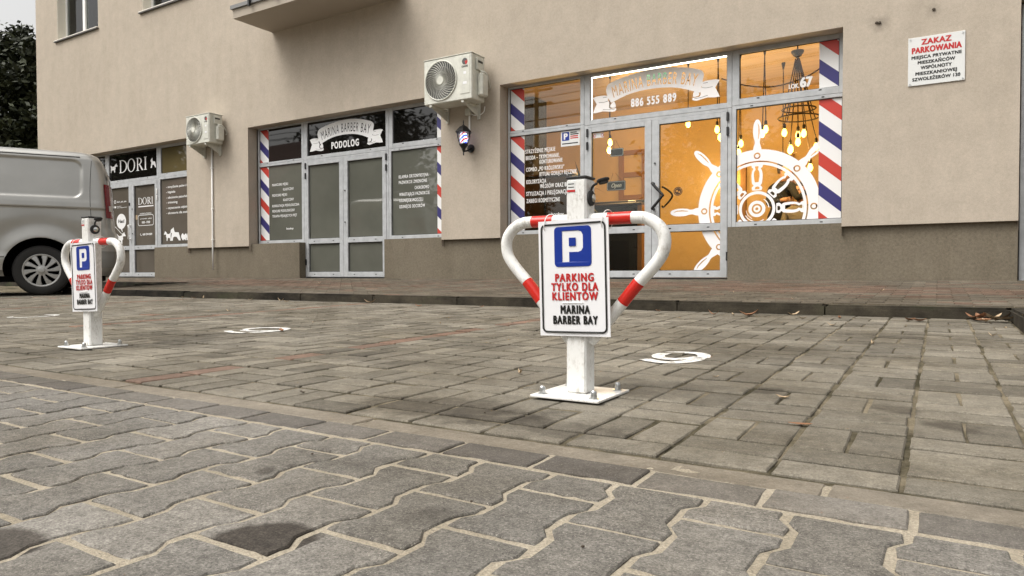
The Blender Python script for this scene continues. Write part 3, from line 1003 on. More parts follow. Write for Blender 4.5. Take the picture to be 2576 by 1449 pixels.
# middle shop
q = shop_parts[1]; K = dict(bold=.06)
banner(q['tc'], -8.803, 2.517, ('PODOLOG', 0, .020, .112, .66))
letters(q['wl'], [(s, x, z, .043, dict(width=w, bold=.035, sp=.08)) for (s, x, z, w) in (
    ('MANICURE MĘSKI', -10.692, 1.983, .44), ('KLASYCZNY', -10.391, 1.885, .285), ('PEDICURE MĘSKI', -10.692, 1.786, .41), ('KLASYCZNY', -10.391, 1.691, .285),
    ('KONSULTACJA PODOLOGICZNA', -10.692, 1.589, .73), ('PEDICURE PODOLOGICZNY', -10.692, 1.492, .61), ('TERAPIA PĘKAJĄCYCH PIĘT', -10.692, 1.397, .67))]
    + [('booksy', -10.31, 1.160, .035, dict(width=.19, bold=.05))])
letters(q['wr'], [(s, x, z, .05, dict(width=w, bold=.035, sp=.08)) for (s, x, z, w) in (
    ('KLAMRA ORTONYKSYJNA', -7.593, 1.904, .62), ('PAZNOKCIE ZMIENIONE', -7.593, 1.812, .59), ('CHOROBOWO', -7.257, 1.709, .295),
    ('WRASTAJĄCE PAZNOKCIE', -7.583, 1.615, .63), ('USUNIĘCIE MODZELI', -7.583, 1.516, .50), ('USUNIĘCIE ODCISKÓW', -7.583, 1.415, .535))])

# right-hand shop
q = shop_parts[2]
banner(q['tc'], -3.223, 2.53, ('886 555 889', 0, .038, .102, .62), 'vinyl_lit')
letters(q['wl'], [(s, x, z, .056, dict(width=w, bold=.035, sp=.08)) for (s, x, z, w) in (
    ('STRZYŻENIE MĘSKIE', -5.175, 2.091, .495), ('BRODA – TRYMOWANIE,', -5.170, 1.998, .56), ('KONTUROWANIE', -4.939, 1.925, .375),
    ('COMBO „PO KRÓLEWSKU”', -5.164, 1.828, .63), ('RYTUAŁ GORĄCY RĘCZNIK', -4.939, 1.747, .60), ('KOLORYZACJA', -5.160, 1.648, .33),
    ('WŁOSÓW ORAZ BRODY', -4.928, 1.573, .56), ('STYLIZACJA I PIELĘGNACJA', -5.160, 1.475, .69), ('ZABIEGI KOSMETYCZNE', -5.156, 1.370, .55))]
    + [('booksy', -4.745, 1.168, .04, dict(width=.20, bold=.05))])
letters(q['tr'], [('LOK.', -1.541, 2.531, .05, dict(width=.12, bold=.05)), ('67', -1.413, 2.533, .108, dict(width=.13, bold=.085))])

# ship's wheel film across the right door leaf and the right window
W0, WZ = -1.898, 1.124
def wheel_shapes():
    out = MB(); f = onwall(YG - .0030); fin = onwall(YG - .0034)
    def pol(r, a): return (W0 + r * math.sin(a), WZ + r * math.cos(a))
    ring = [circ(W0, WZ, .722, 96), circ(W0, WZ, .585, 96)]
    for k in range(8): ring.append(circ(*pol(.645, k * math.pi / 4), .040, 16))
    fill(out, [ring], f)
    for k in range(8): fill(out, [[circ(*pol(.645, k * math.pi / 4), .024, 12)]], f)
    fill(out, [[circ(W0, WZ, .568, 96), circ(W0, WZ, .535, 96)]], f)
    hub = [circ(W0, WZ, .215, 48), circ(W0, WZ, .180, 48)]
    fill(out, [hub], f); fill(out, [[circ(W0, WZ, .100, 36), circ(W0, WZ, .062, 36)]], f); fill(out, [[circ(W0, WZ, .042, 24), circ(W0, WZ, .018, 16)]], f)
    prof = [(.716, .050), (.75, .045), (.80, .030), (.835, .033), (.87, .043), (.93, .050), (1.0, .047), (1.05, .036), (1.080, .018), (1.087, 0)]
    spk = [(.225, .055), (.26, .062), (.285, .040), (.31, .058), (.40, .066), (.46, .058), (.49, .044), (.505, .062), (.533, .066)]
    for k in range(8):
        a = k * math.pi / 4
        ca, sa = math.cos(a), math.sin(a)
        def tf(w, r): return (W0 + r * sa + w * ca, WZ + r * ca - w * sa)
        left = spline([(w, r) for r, w in prof], 3); 
        fill(out, [[[tf(w, r) for w, r in left] + [tf(-w, r) for w, r in reversed(left[:-1])], [tf(w, r) for w, r in ribbon([(.012, .85), (.020, .92), (.018, 1.0), (.005, 1.04)], [.006, .014, .012, .004])]]], fin)
        o1 = spline([(w, r) for r, w in spk], 3)
        outer = [tf(w, r) for w, r in o1] + [tf(-w, r) for w, r in reversed(o1)]
        inr = [(.325, .030), (.36, .036), (.41, .042), (.455, .036), (.478, .022), (.5, .028), (.518, .030)]
        hole = spline([(w, r) for r, w in inr], 3)
        hl_ = [tf(w - .012, r) for w, r in hole] + [tf(-w + .004, r) for w, r in reversed(hole)]
        h2 = [tf(-.025, .238), tf(.028, .240), tf(.030, .262), tf(.012, .272), tf(-.02, .268)]
        fill(out, [[outer, hl_, h2]], fin)
    for (r, a0, a1, w) in ((.14, .6, 1.5, .012), (.155, 2.6, 4.2, .010), (.128, 3.6, 4.6, .007)):
        fill(out, [[ribbon([pol(r, a0 + (a1 - a0) * i / 10) for i in range(11)], w)]], f)
    return out
ws = wheel_shapes(); ox = q['ox']
for par, (a, b, c, d) in ((q['d2'], (ox + 2.338, ox + 3.118, .975, 2.277)), (q['d2'], (ox + 2.338, ox + 3.118, .38, .870)), (q['wr'], (ox + 3.323, ox + 4.254, .976, 2.352))):
    clip_mesh(ws, a, b, c, d).build('wheel_film', M['vinyl_lit'], par, recalc=False)

# angled black pull handles
def zhandle(par, x, s):
    for (dx, y) in ((0, YF - .075),):
        pts = [(x, YF - .006, 1.515), (x, y, 1.515), (x + s * .045, y - .012, 1.465), (x + s * .145, y - .02, 1.36), (x + s * .14, y - .02, 1.335), (x + s * .05, y - .012, 1.235), (x, y, 1.185), (x, YF - .006, 1.185)]
        MB().tube(spline(pts, 4), .018, 10).build('handle', M['lamp_black'], par, smooth=True)
zhandle(q['d2'], ox + 2.262, 1)
MB().tube(spline([(ox + 2.36, YG + .012, 1.47), (ox + 2.36, YG + .08, 1.47), (ox + 2.47, YG + .09, 1.36), (ox + 2.36, YG + .08, 1.22), (ox + 2.36, YG + .012, 1.22)], 5), .013, 8).build('handle', M['lamp_black'], q['d2'], smooth=True)
# LED line inside the centre transom
MB().box(ox + 1.337, ox + 3.198, YG + .012, YG + .026, 3.036, 3.052).build('led_strip', M['led_strip'], q['tc'])
MB().box(ox + 1.337, ox + 1.348, YG + .012, YG + .026, 2.458, 3.029).build('led_strip', M['led_strip'], q['tc'])
# printed notices on the glass of the right-hand shop
MB().box(-4.59, -4.292, YG - .0035, YG - .001, 2.135, 2.352).build('notice', M['sign_white'], q['wl'])
fill(MB(), [[rrect(-4.57, -4.455, 2.215, 2.335, .012)]], onwall(YG - .0042)).build('notice_emblem', M['print_blue'], q['wl'], recalc=False)
letters(q['wl'], [('P', -4.545, 2.235, .08, dict(bold=.085, width=.06))], 'print_white', YG - .0048)
for z_, w_, m_ in ((2.29, .13, 'print_black'), (2.262, .12, 'print_red'), (2.235, .125, 'print_red'), (2.165, .25, 'print_black'), (2.315, .10, 'print_black')):
    MB().box(-4.44 if w_ < .2 else -4.57, (-4.44 if w_ < .2 else -4.57) + w_, YG - .0042, YG - .0038, z_, z_ + .016).build('notice_text', M[m_], q['wl'])
MB().box(-4.085, -3.93, YG - .0035, YG - .001, 2.205, 2.272).build('notice', M['sign_white'], q['d1'])
for x_ in (-4.065, -3.95): fill(MB(), [[circ(x_, 2.238, .022, 20), circ(x_, 2.238, .015, 20)]], onwall(YG - .0042)).build('notice_emblem', M['print_red'], q['d1'], recalc=False)
fill(MB(), [[circ(-2.885, 1.40, .058, 28), circ(-2.885, 1.40, .048, 28)], [circ(-2.885, 1.40, .044, 24), circ(-2.90, 1.405, .014, 10), circ(-2.868, 1.39, .012, 10)]], onwall(YG - .003)).build('round_emblem', M['dark_wood'], q['d2'], recalc=False)

# left-hand shop: dog parlour lettering and silhouettes
def didone(word, x, z, h, w):
    """serif capitals built from strokes"""
    out = []; a = w / 3.62
    def rc(x0, x1, z0, z1): return [(x0, z0), (x1, z0), (x1, z1), (x0, z1)]
    def ell(cx, cz, rx, rz, a0, a1, n=18): return [(cx + rx * math.cos(R(a0 + (a1 - a0) * k / n)), cz + rz * math.sin(R(a0 + (a1 - a0) * k / n))) for k in range(n + 1)]
    st, hr = h * .16, h * .05
    cx = x
    # D
    out.append([rc(cx, cx + st * 2.2, z, z + hr)]); out.append([rc(cx + st * .6, cx + st * 1.6, z + hr, z + h - hr)]); out.append([rc(cx, cx + st * 2.2, z + h - hr, z + h)])
    out.append([[(cx + st * 2.2, z)] + ell(cx + st * 2.2, z + h / 2, a * .72, h / 2, -90, 90) + [(cx + st * 2.2, z + h - hr)] + ell(cx + st * 2.2, z + h / 2, a * .72 - st, h / 2 - hr, 90, -90)])
    cx += a * 1.12
    out.append([ell(cx + a * .5, z + h / 2, a * .52, h * .52, 0, 350, 32), ell(cx + a * .5, z + h / 2, a * .52 - st, h * .52 - hr, 0, 350, 32)])
    cx += a * 1.18
    out.append([rc(cx, cx + st * 2.2, z, z + hr)]); out.append([rc(cx + st * .6, cx + st * 1.6, z + hr, z + h - hr)]); out.append([rc(cx, cx + st * 1.6, z + h - hr, z + h)])
    out.append([[(cx + st * 1.6, z + h * .46)] + ell(cx + st * 1.8, z + h * .73, a * .45, h * .27, -90, 90) + [(cx + st * 1.6, z + h - hr)] + ell(cx + st * 1.8, z + h * .73, a * .45 - st, h * .27 - hr, 90, -90) + [(cx + st * 1.6, z + h * .46 + hr)]])
    out.append([[(cx + st * 2.2, z + h * .48), (cx + st * 3.3, z + h * .47), (cx + a * .92, z), (cx + a * .70, z)]])
    cx += a * 1.02
    out.append([rc(cx, cx + st * 2.2, z, z + hr)]); out.append([rc(cx + st * .6, cx + st * 1.6, z + hr, z + h - hr)]); out.append([rc(cx, cx + st * 2.2, z + h - hr, z + h)])
    return [out[0:4], out[4:5], out[5:10], out[10:13]]
q = shop_parts[0]
def sil(par, pts, x, z, w, h, flip=False, name='dog_silhouette'):
    mx = max(p[0] for p in pts); mz = max(p[1] for p in pts)
    pl = [(x + (p[0] / mx if not flip else 1 - p[0] / mx) * w, z + p[1] / mz * h) for p in pts]
    fill(MB(), [[pl]], onwall(YG - .003)).build(name, M['vinyl_white'], par, recalc=False)
dogA = [(0, 0), (.8, 0), (1, 2.0), (2, 2.6), (3.6, 2.4), (4.2, 0), (5.1, 0), (5.1, 2.4), (5.8, 3.6), (5.7, 5.2), (6.6, 5.6), (7.8, 5.3), (8.3, 6.0), (7.6, 6.8), (6.8, 8.6), (6.0, 7.6), (5.2, 7.7), (4.8, 6.2), (2.4, 5.7), (1.0, 6.4), (.2, 7.6), (-.1 + .1, 6.0), (.3, 4.0)]
dogB = [(0, 0), (1.6, 0), (1.9, 2.2), (3.2, 2.8), (4.6, 2.5), (6.2, 0), (7.6, 0), (7.2, 2.0), (6.4, 4.6), (6.2, 5.6), (3.2, 5.9), (2.7, 7.4), (2.4, 9.4), (1.6, 8.6), (.8, 8.2), (-.2 + .2, 7.0), (.1, 5.8), (1.0, 5.2)]
dogC = [(1.6, 0), (2.6, 0), (2.8, .9), (3.8, .9), (4.0, 0), (5, 0), (5, 1.2), (6.2, 3.0), (6.2, 5.0), (5.4, 6.4), (4.4, 6.2), (3.4, 5.0), (2.2, 6.2), (1.6, 7.0), (.7, 5.8), (0, 4.2), (.3, 2.4)]
for gp in didone('DORI', -15.82, 2.618, .285, 1.06): fill(MB(), gp, onwall(YG - .003)).build('letter', M['vinyl_white'], q['tc'], recalc=False)
sil(q['tc'], dogA, -16.175, 2.650, .29, .20); sil(q['tc'], dogB, -14.60, 2.640, .20, .22)
for gp in didone('DORI', -15.094, 1.868, .150, .55): fill(MB(), gp, onwall(YG - .003)).build('letter', M['vinyl_white'], q['d2'], recalc=False)
MB().box(-15.094, -14.52, YG - .003, YG - .0005, 1.812, 1.836).build('lettering_bar', M['vinyl_white'], q['d2'])
fill(MB(), [[rrect(-15.11, -14.52, 1.40, 1.64, .05), rrect(-15.098, -14.532, 1.412, 1.628, .042)]], onwall(YG - .003)).build('hours_box', M['vinyl_white'], q['d2'], recalc=False)
letters(q['d2'], [('GODZINY OTWARCIA', -15.04, 1.655, .025, dict(width=.44, bold=.05)), ('poniedziałek - piątek', -15.026, 1.545, .022, dict(width=.44, bold=.045)), ('9:00 - 17:00', -14.965, 1.452, .045, dict(width=.31, bold=.06)), ('600 594 809', -14.94, 1.190, .042, dict(width=.36, bold=.06))])
fill(MB(), [[ribbon([(-15.02, 1.235), (-15.03, 1.21), (-15.0, 1.19), (-14.98, 1.19)], .014)]], onwall(YG - .003)).build('phone_mark', M['vinyl_white'], q['d2'], recalc=False)
letters(q['d1'], [('dori_psi_spa', -15.94, 1.960, .035, dict(width=.38, bold=.05)), ('groomer', -15.93, 1.868, .018, dict(width=.17, bold=.045)), ('salon pielęgnacji psów', -15.93, 1.836, .018, dict(width=.40, bold=.045))])
fill(MB(), [[rrect(-16.05, -15.975, 1.945, 2.015, .014), rrect(-16.036, -15.99, 1.958, 2.002, .008)]], onwall(YG - .003)).build('square_mark', M['vinyl_white'], q['d1'], recalc=False)
sil(q['d1'], dogC, -16.05, 1.835, .08, .055, name='paw_mark')
sil(q['d1'], dogA, -15.96, 1.02, .36, .27)
fill(MB(), [[circ(-15.772, 1.53, .19, 32, .172)]], onwall(YG - .003)).build('balloon', M['vinyl_white'], q['d1'], recalc=False)
fill(MB(), [[[(-15.80, 1.365), (-15.74, 1.365), (-15.72, 1.29), (-15.735, 1.29)]]], onwall(YG - .0034)).build('balloon_tail', M['vinyl_white'], q['d1'], recalc=False)
letters(q['d1'], [('Hau!', -15.90, 1.50, .075, dict(width=.26, bold=.06))], 'print_black', YG - .0042)
fill(MB(), [[ribbon([(-16.165, 1.50), (-15.95, 1.37), (-15.74, 1.235)], .012)]], onwall(YG - .0038)).build('leash', M['vinyl_white'], q['d1'], recalc=False)
MB().box(-15.215, -15.125, YG - .0035, YG - .001, 1.545, 1.645).build('notice', M['leaf_pale'], q['d2'])
letters(q['wr'], [(s, -14.045, z, .045, dict(width=w, bold=.05)) for (s, z, w) in (
    ('- strzyżenie psów i kotów', 2.166, .95), ('- kąpiele', 2.057, .32), ('- obcinanie pazurków', 1.942, .80), ('- trimming', 1.837, .39), ('- czyszczenie zębów', 1.722, .78), ('- akcesoria dla zwierząt', 1.613, .92))])
sil(q['wr'], dogA, -14.15, 1.045, .25, .215, True); sil(q['wr'], dogB, -13.91, 1.045, .355, .285); sil(q['wr'], dogC, -13.54, 1.045, .20, .15); sil(q['wr'], dogB, -13.36, 1.045, .30, .34, True)
MB().tube(spline([(-15.345, YF - .006, 1.42), (-15.345, YF - .06, 1.42), (-15.31, YF - .075, 1.38), (-15.31, YF - .075, 1.20), (-15.345, YF - .06, 1.12), (-15.345, YF - .006, 1.12)], 4), .013, 8).build('handle', M['pvc'], q['d2'], smooth=True)
MB().cbox(-15.39, -15.35, YF - .02, YF - .006, 1.86, 1.93, .004).build('door_bell', M['black_plastic'], q['d1'])

# grey steel door just at the right edge
gd = part('door')
mb = MB(); mb.cbox(.70, .79, YF - .03, YF + .06, .24, 3.06, .004); mb.cbox(2.11, 2.20, YF - .03, YF + .06, .24, 3.06, .004); mb.cbox(.7905, 2.1095, YF - .03, YF + .06, 2.95, 3.06, .004)
mb.build('frame', M['alu'], gd)
mb = MB(); mb.cbox(.80, 1.45, YF - .02, YF + .03, .28, 2.945, .004); mb.cbox(1.455, 2.10, YF - .02, YF + .03, .28, 2.945, .004)
mb.build('leaf', M['flash_grey'], gd)
for z_ in (2.2, .52): MB().lathe([(.017, -.07), (.017, .07)], (.795, YF - .045, z_), 'z', 10).build('hinge', M['zinc'], gd)

# upper windows
def upwin(a, b, c, d, curtain=True):
    w = part('window')
    y = YT + .185; fw = .06
    mid = a + (b - a) * .47
    mb = MB()
    mb.cbox(a, a + fw, y, y + .07, c, d, .006); mb.cbox(b - fw, b, y, y + .07, c, d, .006)
    mb.cbox(a + fw, b - fw, y, y + .07, c, c + .075, .006); mb.cbox(a + fw, b - fw, y, y + .07, d - fw, d, .006)
    mb.cbox(mid - .055, mid + .055, y - .004, y + .07, c + .075, d - fw, .006)
    mb.build('frame', M['pvc'], w)
    for (p_, r_) in ((a + fw, mid - .055), (mid + .055, b - fw)):
        MB().box(p_, r_, y + .03, y + .04, c + .075, d - fw).build('pane', M['glass_clear'], w)
        n = 36; mb = MB(); vs_ = []
        u0, u1 = (p_ + (r_ - p_) * .22 if p_ == a + fw else p_, r_)
        for i in range(n + 1):
            t = i / n; xx = u0 + (u1 - u0) * t; yy = y + .075 + .018 * math.sin(t * 38 + a) + .01 * math.sin(t * 91)
            vs_ += [(xx, yy, c + .02), (xx, yy, d)]
        mb.add(vs_, [(2 * i, 2 * i + 2, 2 * i + 3, 2 * i + 1) for i in range(n)])
        mb.build('curtain', M['curtain'], w, smooth=True, recalc=False)
    MB().box(a - .02, b + .02, y + .9, y + .92, c - .1, d + .1).build('room_back', M['film_brown'], w)
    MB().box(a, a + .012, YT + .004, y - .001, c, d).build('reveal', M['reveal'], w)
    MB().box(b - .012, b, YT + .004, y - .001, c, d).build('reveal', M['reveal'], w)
    MB().cbox(a - .09, b + .02, YT - .05, y + .002, c - .022, c - .0005, .004).build('sill', M['sill_metal'], w)
    MB().box(a - .085, b + .015, YT - .046, YT - .002, c - .045, c - .0225).build('sill_lip', M['sill_dark'], w)
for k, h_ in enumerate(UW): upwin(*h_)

# balcony
bc = part('balcony')
BXa, BXb, BYf, BZ0 = -10.365, -7.3, 7.77, 4.72
MB().box(BXa, BXb, BYf, YT, BZ0, BZ0 + .150).build('slab', M['slab'], bc)
MB().box(BXa - .035, BXb + .035, BYf - .035, YT, BZ0 + .152, BZ0 + .215).build('edge_plate', M['flash_grey'], bc)
for i in range(5):
    x_ = BXa + .49 + i * (BXb - BXa - .55) / 4
    MB().cbox(x_ - .02, x_ + .02, BYf - .075, BYf - .036, BZ0 + .10, BZ0 + 1.25, .003).build('railing_post', M['lamp_black'], bc)
for z_ in (1.22, .45): MB().box(BXa, BXb, BYf - .07, BYf - .04, BZ0 + z_, BZ0 + z_ + .035).build('railing_bar', M['lamp_black'], bc)
# ---------------------------------------------------------------- inside the lit barber shop
RX0, RX1, RY0, RY1, RZ0, RZ1 = -7.4, -.75, 8.93, 12.9, .272, 3.55
def struct(name, mb, m): return tag(mb.build(name, M[m]), kind='structure')
struct('shop_floor', MB().box(RX0, RX1, YF + .09, RY1, RZ0 - .02, RZ0), 'concrete_floor')
struct('shop_ceiling', MB().box(RX0, RX1, YF + .09, RY1, RZ1, RZ1 + .03), 'room_ceiling')
struct('shop_wall', MB().box(RX0, RX1, RY1, RY1 + .05, RZ0, RZ1), 'room_wall')
struct('shop_wall', MB().box(RX1, RX1 + .04, YF + .09, RY1, RZ0, RZ1), 'room_wall')
struct('shop_wall', MB().box(RX0 - .04, RX0, YF + .09, RY1, RZ0, RZ1), 'room_wall')
struct('shop_wall', MB().box(RX0, -5.5, YF + .085, YF + .115, RZ0, RZ1), 'room_wall')
struct('shop_wall', MB().box(-5.5, RX1, YF + .085, YF + .115, ZR + .01, RZ1), 'room_wall')
struct('shop_wall', MB().box(-.93, RX1, YF + .085, YF + .115, RZ0, ZR + .005), 'room_wall')
struct('shop_wall', MB().box(-7.0, -6.28, 11.0, 11.5, RZ0, RZ1 - .01), 'slate')

# wooden panel frame on the back wall
pf = thing('wall_panel', 'brown wooden panel frame on the back wall of the lit shop', 'wall panel', (-5.2, 12.84, RZ0))
for (a, b, c, d) in ((-5.40, -5.30, 1.78, 2.74), (-4.92, -4.82, 1.78, 2.74)): MB().cbox(a, b, 12.84, 12.89, c, d, .004).build('stile', M['walnut'], pf)
for (c, d) in ((2.65, 2.74), (2.215, 2.31), (1.78, 1.868)): MB().cbox(-5.298, -4.922, 12.842, 12.89, c, d, .004).build('rail', M['walnut'], pf)
MB().box(-5.4, -4.82, 12.845, 12.89, RZ0, 1.778).build('panel_base', M['walnut'], pf)
# taller door frame
df2 = thing('inner_door', 'brown wooden inner door frame seen through the ship wheel film', 'door', (-2.6, 12.84, RZ0))
for x_ in (-3.05, -2.25): MB().cbox(x_, x_ + .1, 12.83, 12.89, RZ0, 2.3, .004).build('jamb', M['walnut'], df2)
MB().cbox(-3.05, -2.15, 12.83, 12.89, 2.302, 2.4, .004).build('head', M['walnut'], df2)
MB().box(-2.945, -2.255, 12.86, 12.89, RZ0, 2.3).build('leaf', M['room_wall'], df2)

ct = thing('reception_counter', 'dark reception counter with wooden end behind the left door leaf', 'counter', (-4.4, 10.2, RZ0))
MB().cbox(-5.3, -3.98, 10.2, 10.75, RZ0, 1.40, .006).build('body', M['counter'], ct)
MB().cbox(-5.32, -3.90, 10.16, 10.8, 1.402, 1.435, .006).build('worktop', M['dark_wood'], ct)
MB().cbox(-5.32, -3.96, 10.62, 10.78, 1.437, 1.52, .006).build('upstand', M['counter'], ct)
MB().cbox(-3.978, -3.90, 10.2, 10.78, RZ0, 1.40, .006).build('end_panel', M['walnut'], ct)
cb = thing('card_holder', 'small white card holder on the dark reception counter', 'card holder', (-4.10, 10.28, 1.435))
MB().cbox(-4.16, -4.04, 10.27, 10.30, 1.4355, 1.478, .003).build('card', M['sign_white'], cb)
MB().cbox(-4.165, -4.035, 10.26, 10.32, 1.4352, 1.445, .002).build('foot', M['lamp_black'], cb)

def plaque(name, label, x0, x1, z0, z1, y, text=None):
    t = thing(name, label, 'sign', ((x0 + x1) / 2, y, z0))
    MB().prism(rrect(x0, x1, z0, z1, .018), lambda u, v: (u, y, v), lambda u, v: (u, y + .008, v)).build('board', M['lamp_black'], t)
    fill(MB(), [[rrect(x0 + .006, x1 - .006, z0 + .006, z1 - .006, .016), rrect(x0 + .012, x1 - .012, z0 + .012, z1 - .012, .014)]], onwall(y - .001)).build('border', M['zinc'], t, recalc=False)
    if text:
        fill(MB(), text_polys(text, (x0 + x1) / 2, z0 + (z1 - z0) * .33, (z1 - z0) * .42, width=(x1 - x0) * .55, align='c', slant=.25, bold=.05), onwall(y - .0015)).build('lettering', M['vinyl_white'], t, recalc=False)
    for x_ in (x0 + .05, x1 - .05): MB().tube([(x_, y + .004, z1 - .01), ((x0 + x1) / 2 + (x_ - (x0 + x1) / 2) * .2, YG + .006, z1 + .10)], .002, 5).build('cord', M['rope'], t)
    return t
plaque('open_sign', 'small black Open sign hanging inside the left door leaf', -3.915, -3.64, 1.475, 1.605, 8.90, 'Open')
plaque('chalk_sign', 'small black chalk sign hanging high inside the left door leaf', -3.865, -3.67, 1.94, 2.05, 8.90)
tag(MB().cbox(-3.36, -3.08, 8.955, 8.97, 2.93, 3.02, .004).build('exit_sign', M['exit_glow']), 'small green exit sign behind the banner of the lit shop', 'sign')
MB().tube([(-3.22, 8.96, 3.02), (-3.22, 8.92, 3.10)], .004, 5).build('exit_bracket', M['zinc'], bpy.data.objects['exit_sign'], local=True)

# potted spiky plant behind the left window
pl = thing('potted_plant', 'spiky dark houseplant behind the lettered left window', 'plant', (-4.55, 9.35, RZ0))
MB().lathe([(.13, 0), (.17, .34), (.18, .36)], (-4.55, 9.35, RZ0), 'z', 16).build('pot', M['lamp_black'], pl, smooth=True, auto=40)
MB().tube([(-4.55, 9.35, RZ0 + .3), (-4.53, 9.35, 1.1), (-4.52, 9.35, 1.62)], [.03, .022, .016], 7).build('stem', M['bark'], pl)
mb = MB()
for k in range(70):
    a = rnd.uniform(0, 6.28); e = rnd.uniform(-.3, 1.4); l_ = rnd.uniform(.25, .42)
    b0 = Vector((-4.52, 9.35, rnd.choice((1.62, 1.62, 1.35, 1.1)) + rnd.uniform(-.05, .03)))
    dr = Vector((math.cos(a) * math.cos(e), math.sin(a) * math.cos(e), math.sin(e)))
    sd = dr.cross(Vector((0, 0, 1))).normalized() * .012
    mid = b0 + dr * l_ * .55; tip = b0 + dr * l_ - Vector((0, 0, .10 * math.cos(e)))
    mb.add([b0 - sd * .5, b0 + sd * .5, mid + sd, mid - sd, tip], [(0, 1, 2, 3), (3, 2, 4)])
mb.build('foliage', M['leaf_green'], pl, recalc=False)
# dark shelf / cabinet in the window display
cab = thing('display_cabinet', 'dark display cabinet standing behind the lettered left window', 'cabinet', (-5.0, 9.5, RZ0))
MB().cbox(-6.60, -4.80, 9.60, 9.95, RZ0, 1.86, .008).build('body', M['counter'], cab)
MB().cbox(-6.62, -4.78, 9.57, 9.97, 1.862, 1.895, .006).build('top', M['dark_wood'], cab)
for k in range(4): MB().cbox(-6.57 + .44 * k, -6.16 + .44 * k, 9.58, 9.599, .35, 1.83, .006).build('cabinet_door', M['dark_wood'], cab)

# filament bulbs on ropes
def point(name, loc, e, c=(1, .62, .25), r=.03):
    l = bpy.data.lights.new(name, 'POINT'); l.energy = e; l.color = c; l.shadow_soft_size = r
    o = bpy.data.objects.new(name, l); o.location = loc; col.objects.link(o); return o
BULB = MB().lathe([(.004, -.062), (.018, -.055), (.033, -.03), (.036, -.008), (.030, .018), (.018, .042), (.014, .05)], (0, 0, 0), 'z', 12)
def pendant(name, label, x, y, ztop, bulbs, group=None, cup=.028):
    """bulbs: (x,y,z) hung by ropes from a cup at (x,y,ztop)"""
    t = thing(name, label, 'lamp', (x, y, ztop), group=group)
    MB().lathe([(cup, 0), (cup, -.02), (cup * .6, -.07), (.012, -.10)], (x, y, ztop), 'z', 14).build('ceiling_cup', M['lamp_black'], t, smooth=True, auto=40)
    for (bx, by, bz) in bulbs:
        a = Vector((x, y, ztop - .09)); b = Vector((bx, by, bz + .11))
        sag = [tuple(a.lerp(b, k / 6) - Vector((0, 0, .10 * math.sin(math.pi * k / 6) * min(1, (Vector((b.x - a.x, b.y - a.y, 0)).length))))) for k in range(7)]
        MB().tube(sag, .007, 6).build('rope', M['rope'], t, smooth=True)
        MB().lathe([(.016, .048), (.021, .06), (.021, .10), (.012, .12)], (bx, by, bz), 'z', 10).build('socket', M['lamp_black'], t, smooth=True, auto=40)
        mb = MB(); mb.add([(v[0] + bx, v[1] + by, v[2] + bz) for v in BULB.v], BULB.f)
        mb.build('bulb', M['bulb_glow'], t, smooth=True)
    return t
Yc = 10.4
pendant('pendant_lamp', 'pair of filament bulbs hung on ropes behind the left door leaf', -4.52, Yc, RZ1, [(-4.518, Yc, 2.448), (-4.545, Yc + .02, 2.329)])
pendant('pendant_lamp', 'single filament bulb on a rope at the top of the right door leaf', -3.246, Yc, RZ1, [(-3.246, Yc, 2.60)])
pendant('pendant_lamp', 'pair of filament bulbs at the upper right of the right door leaf', -2.80, Yc, RZ1, [(-2.81, Yc, 2.466), (-2.774, Yc + .03, 2.355)])
pendant('pendant_lamp', 'two filament bulbs low at the left of the ship wheel window', -2.48, Yc, RZ1, [(-2.466, Yc, 2.226), (-2.496, Yc, 2.10)])
pendant('pendant_lamp', 'two filament bulbs beside the top handle of the ship wheel', -2.14, Yc, RZ1, [(-2.12, Yc, 2.397), (-2.161, Yc - .02, 2.335)])
ch = pendant('chandelier', 'rope chandelier with a cluster of filament bulbs above the ship wheel', -1.70, Yc, RZ1 - .12,
        [(-1.850, Yc - .1, 2.301), (-1.704, Yc + .1, 2.286), (-1.605, Yc - .05, 2.275), (-1.664, Yc - .15, 2.146), (-1.813, Yc + .12, 2.087), (-1.785, Yc, 2.085), (-1.454, Yc, 2.082), (-1.541, Yc + .1, 1.818)], cup=.085)
MB().tube([(-1.70, Yc, RZ1), (-1.70, Yc, RZ1 - .13)], .01, 8).build('rod', M['lamp_black'], ch)
for rr_, zz in ((.22, 2.62), (.27, 2.50)): MB().tube([(-1.68 + rr_ * math.cos(R(15 * k)), Yc + rr_ * math.sin(R(15 * k)), zz) for k in range(24)], .011, 6, closed=True).build('hoop', M['rope'], ch, smooth=True)
for k in range(4):
    a = R(45 + 90 * k)
    MB().tube([(-1.70 + .03 * math.cos(a), Yc + .03 * math.sin(a), 3.32), (-1.68 + .22 * math.cos(a), Yc + .22 * math.sin(a), 2.62), (-1.68 + .27 * math.cos(a), Yc + .27 * math.sin(a), 2.50)], .008, 6).build('hanger', M['rope'], ch)
pendant('pendant_lamp', 'small filament bulb deep in the shop beside the standing barber', -2.05, 11.3, RZ1, [(-2.05, 11.3, 1.86)])
MBr = MB().tube(spline([(-2.75, Yc, 3.2), (-2.4, Yc, 3.05), (-2.0, Yc, 2.98), (-1.6, Yc, 3.05), (-1.35, Yc, 3.17), (-1.28, Yc, 3.12), (-1.27, Yc, 2.85)], 5), .010, 6)
tag(MBr.build('hanging_cable', M['rope'], smooth=True), 'thick dark cable drooping under the shop ceiling', 'cable')
point('shop_light', (-4.5, 10.4, 2.25), 80); point('shop_light', (-3.2, 10.4, 2.45), 13); point('shop_light', (-2.75, 10.5, 2.25), 15)
point('shop_light', (-2.15, 10.4, 2.2), 18); point('shop_light', (-1.7, 10.4, 2.0), 26); point('shop_light', (-2.05, 11.3, 1.75), 9)

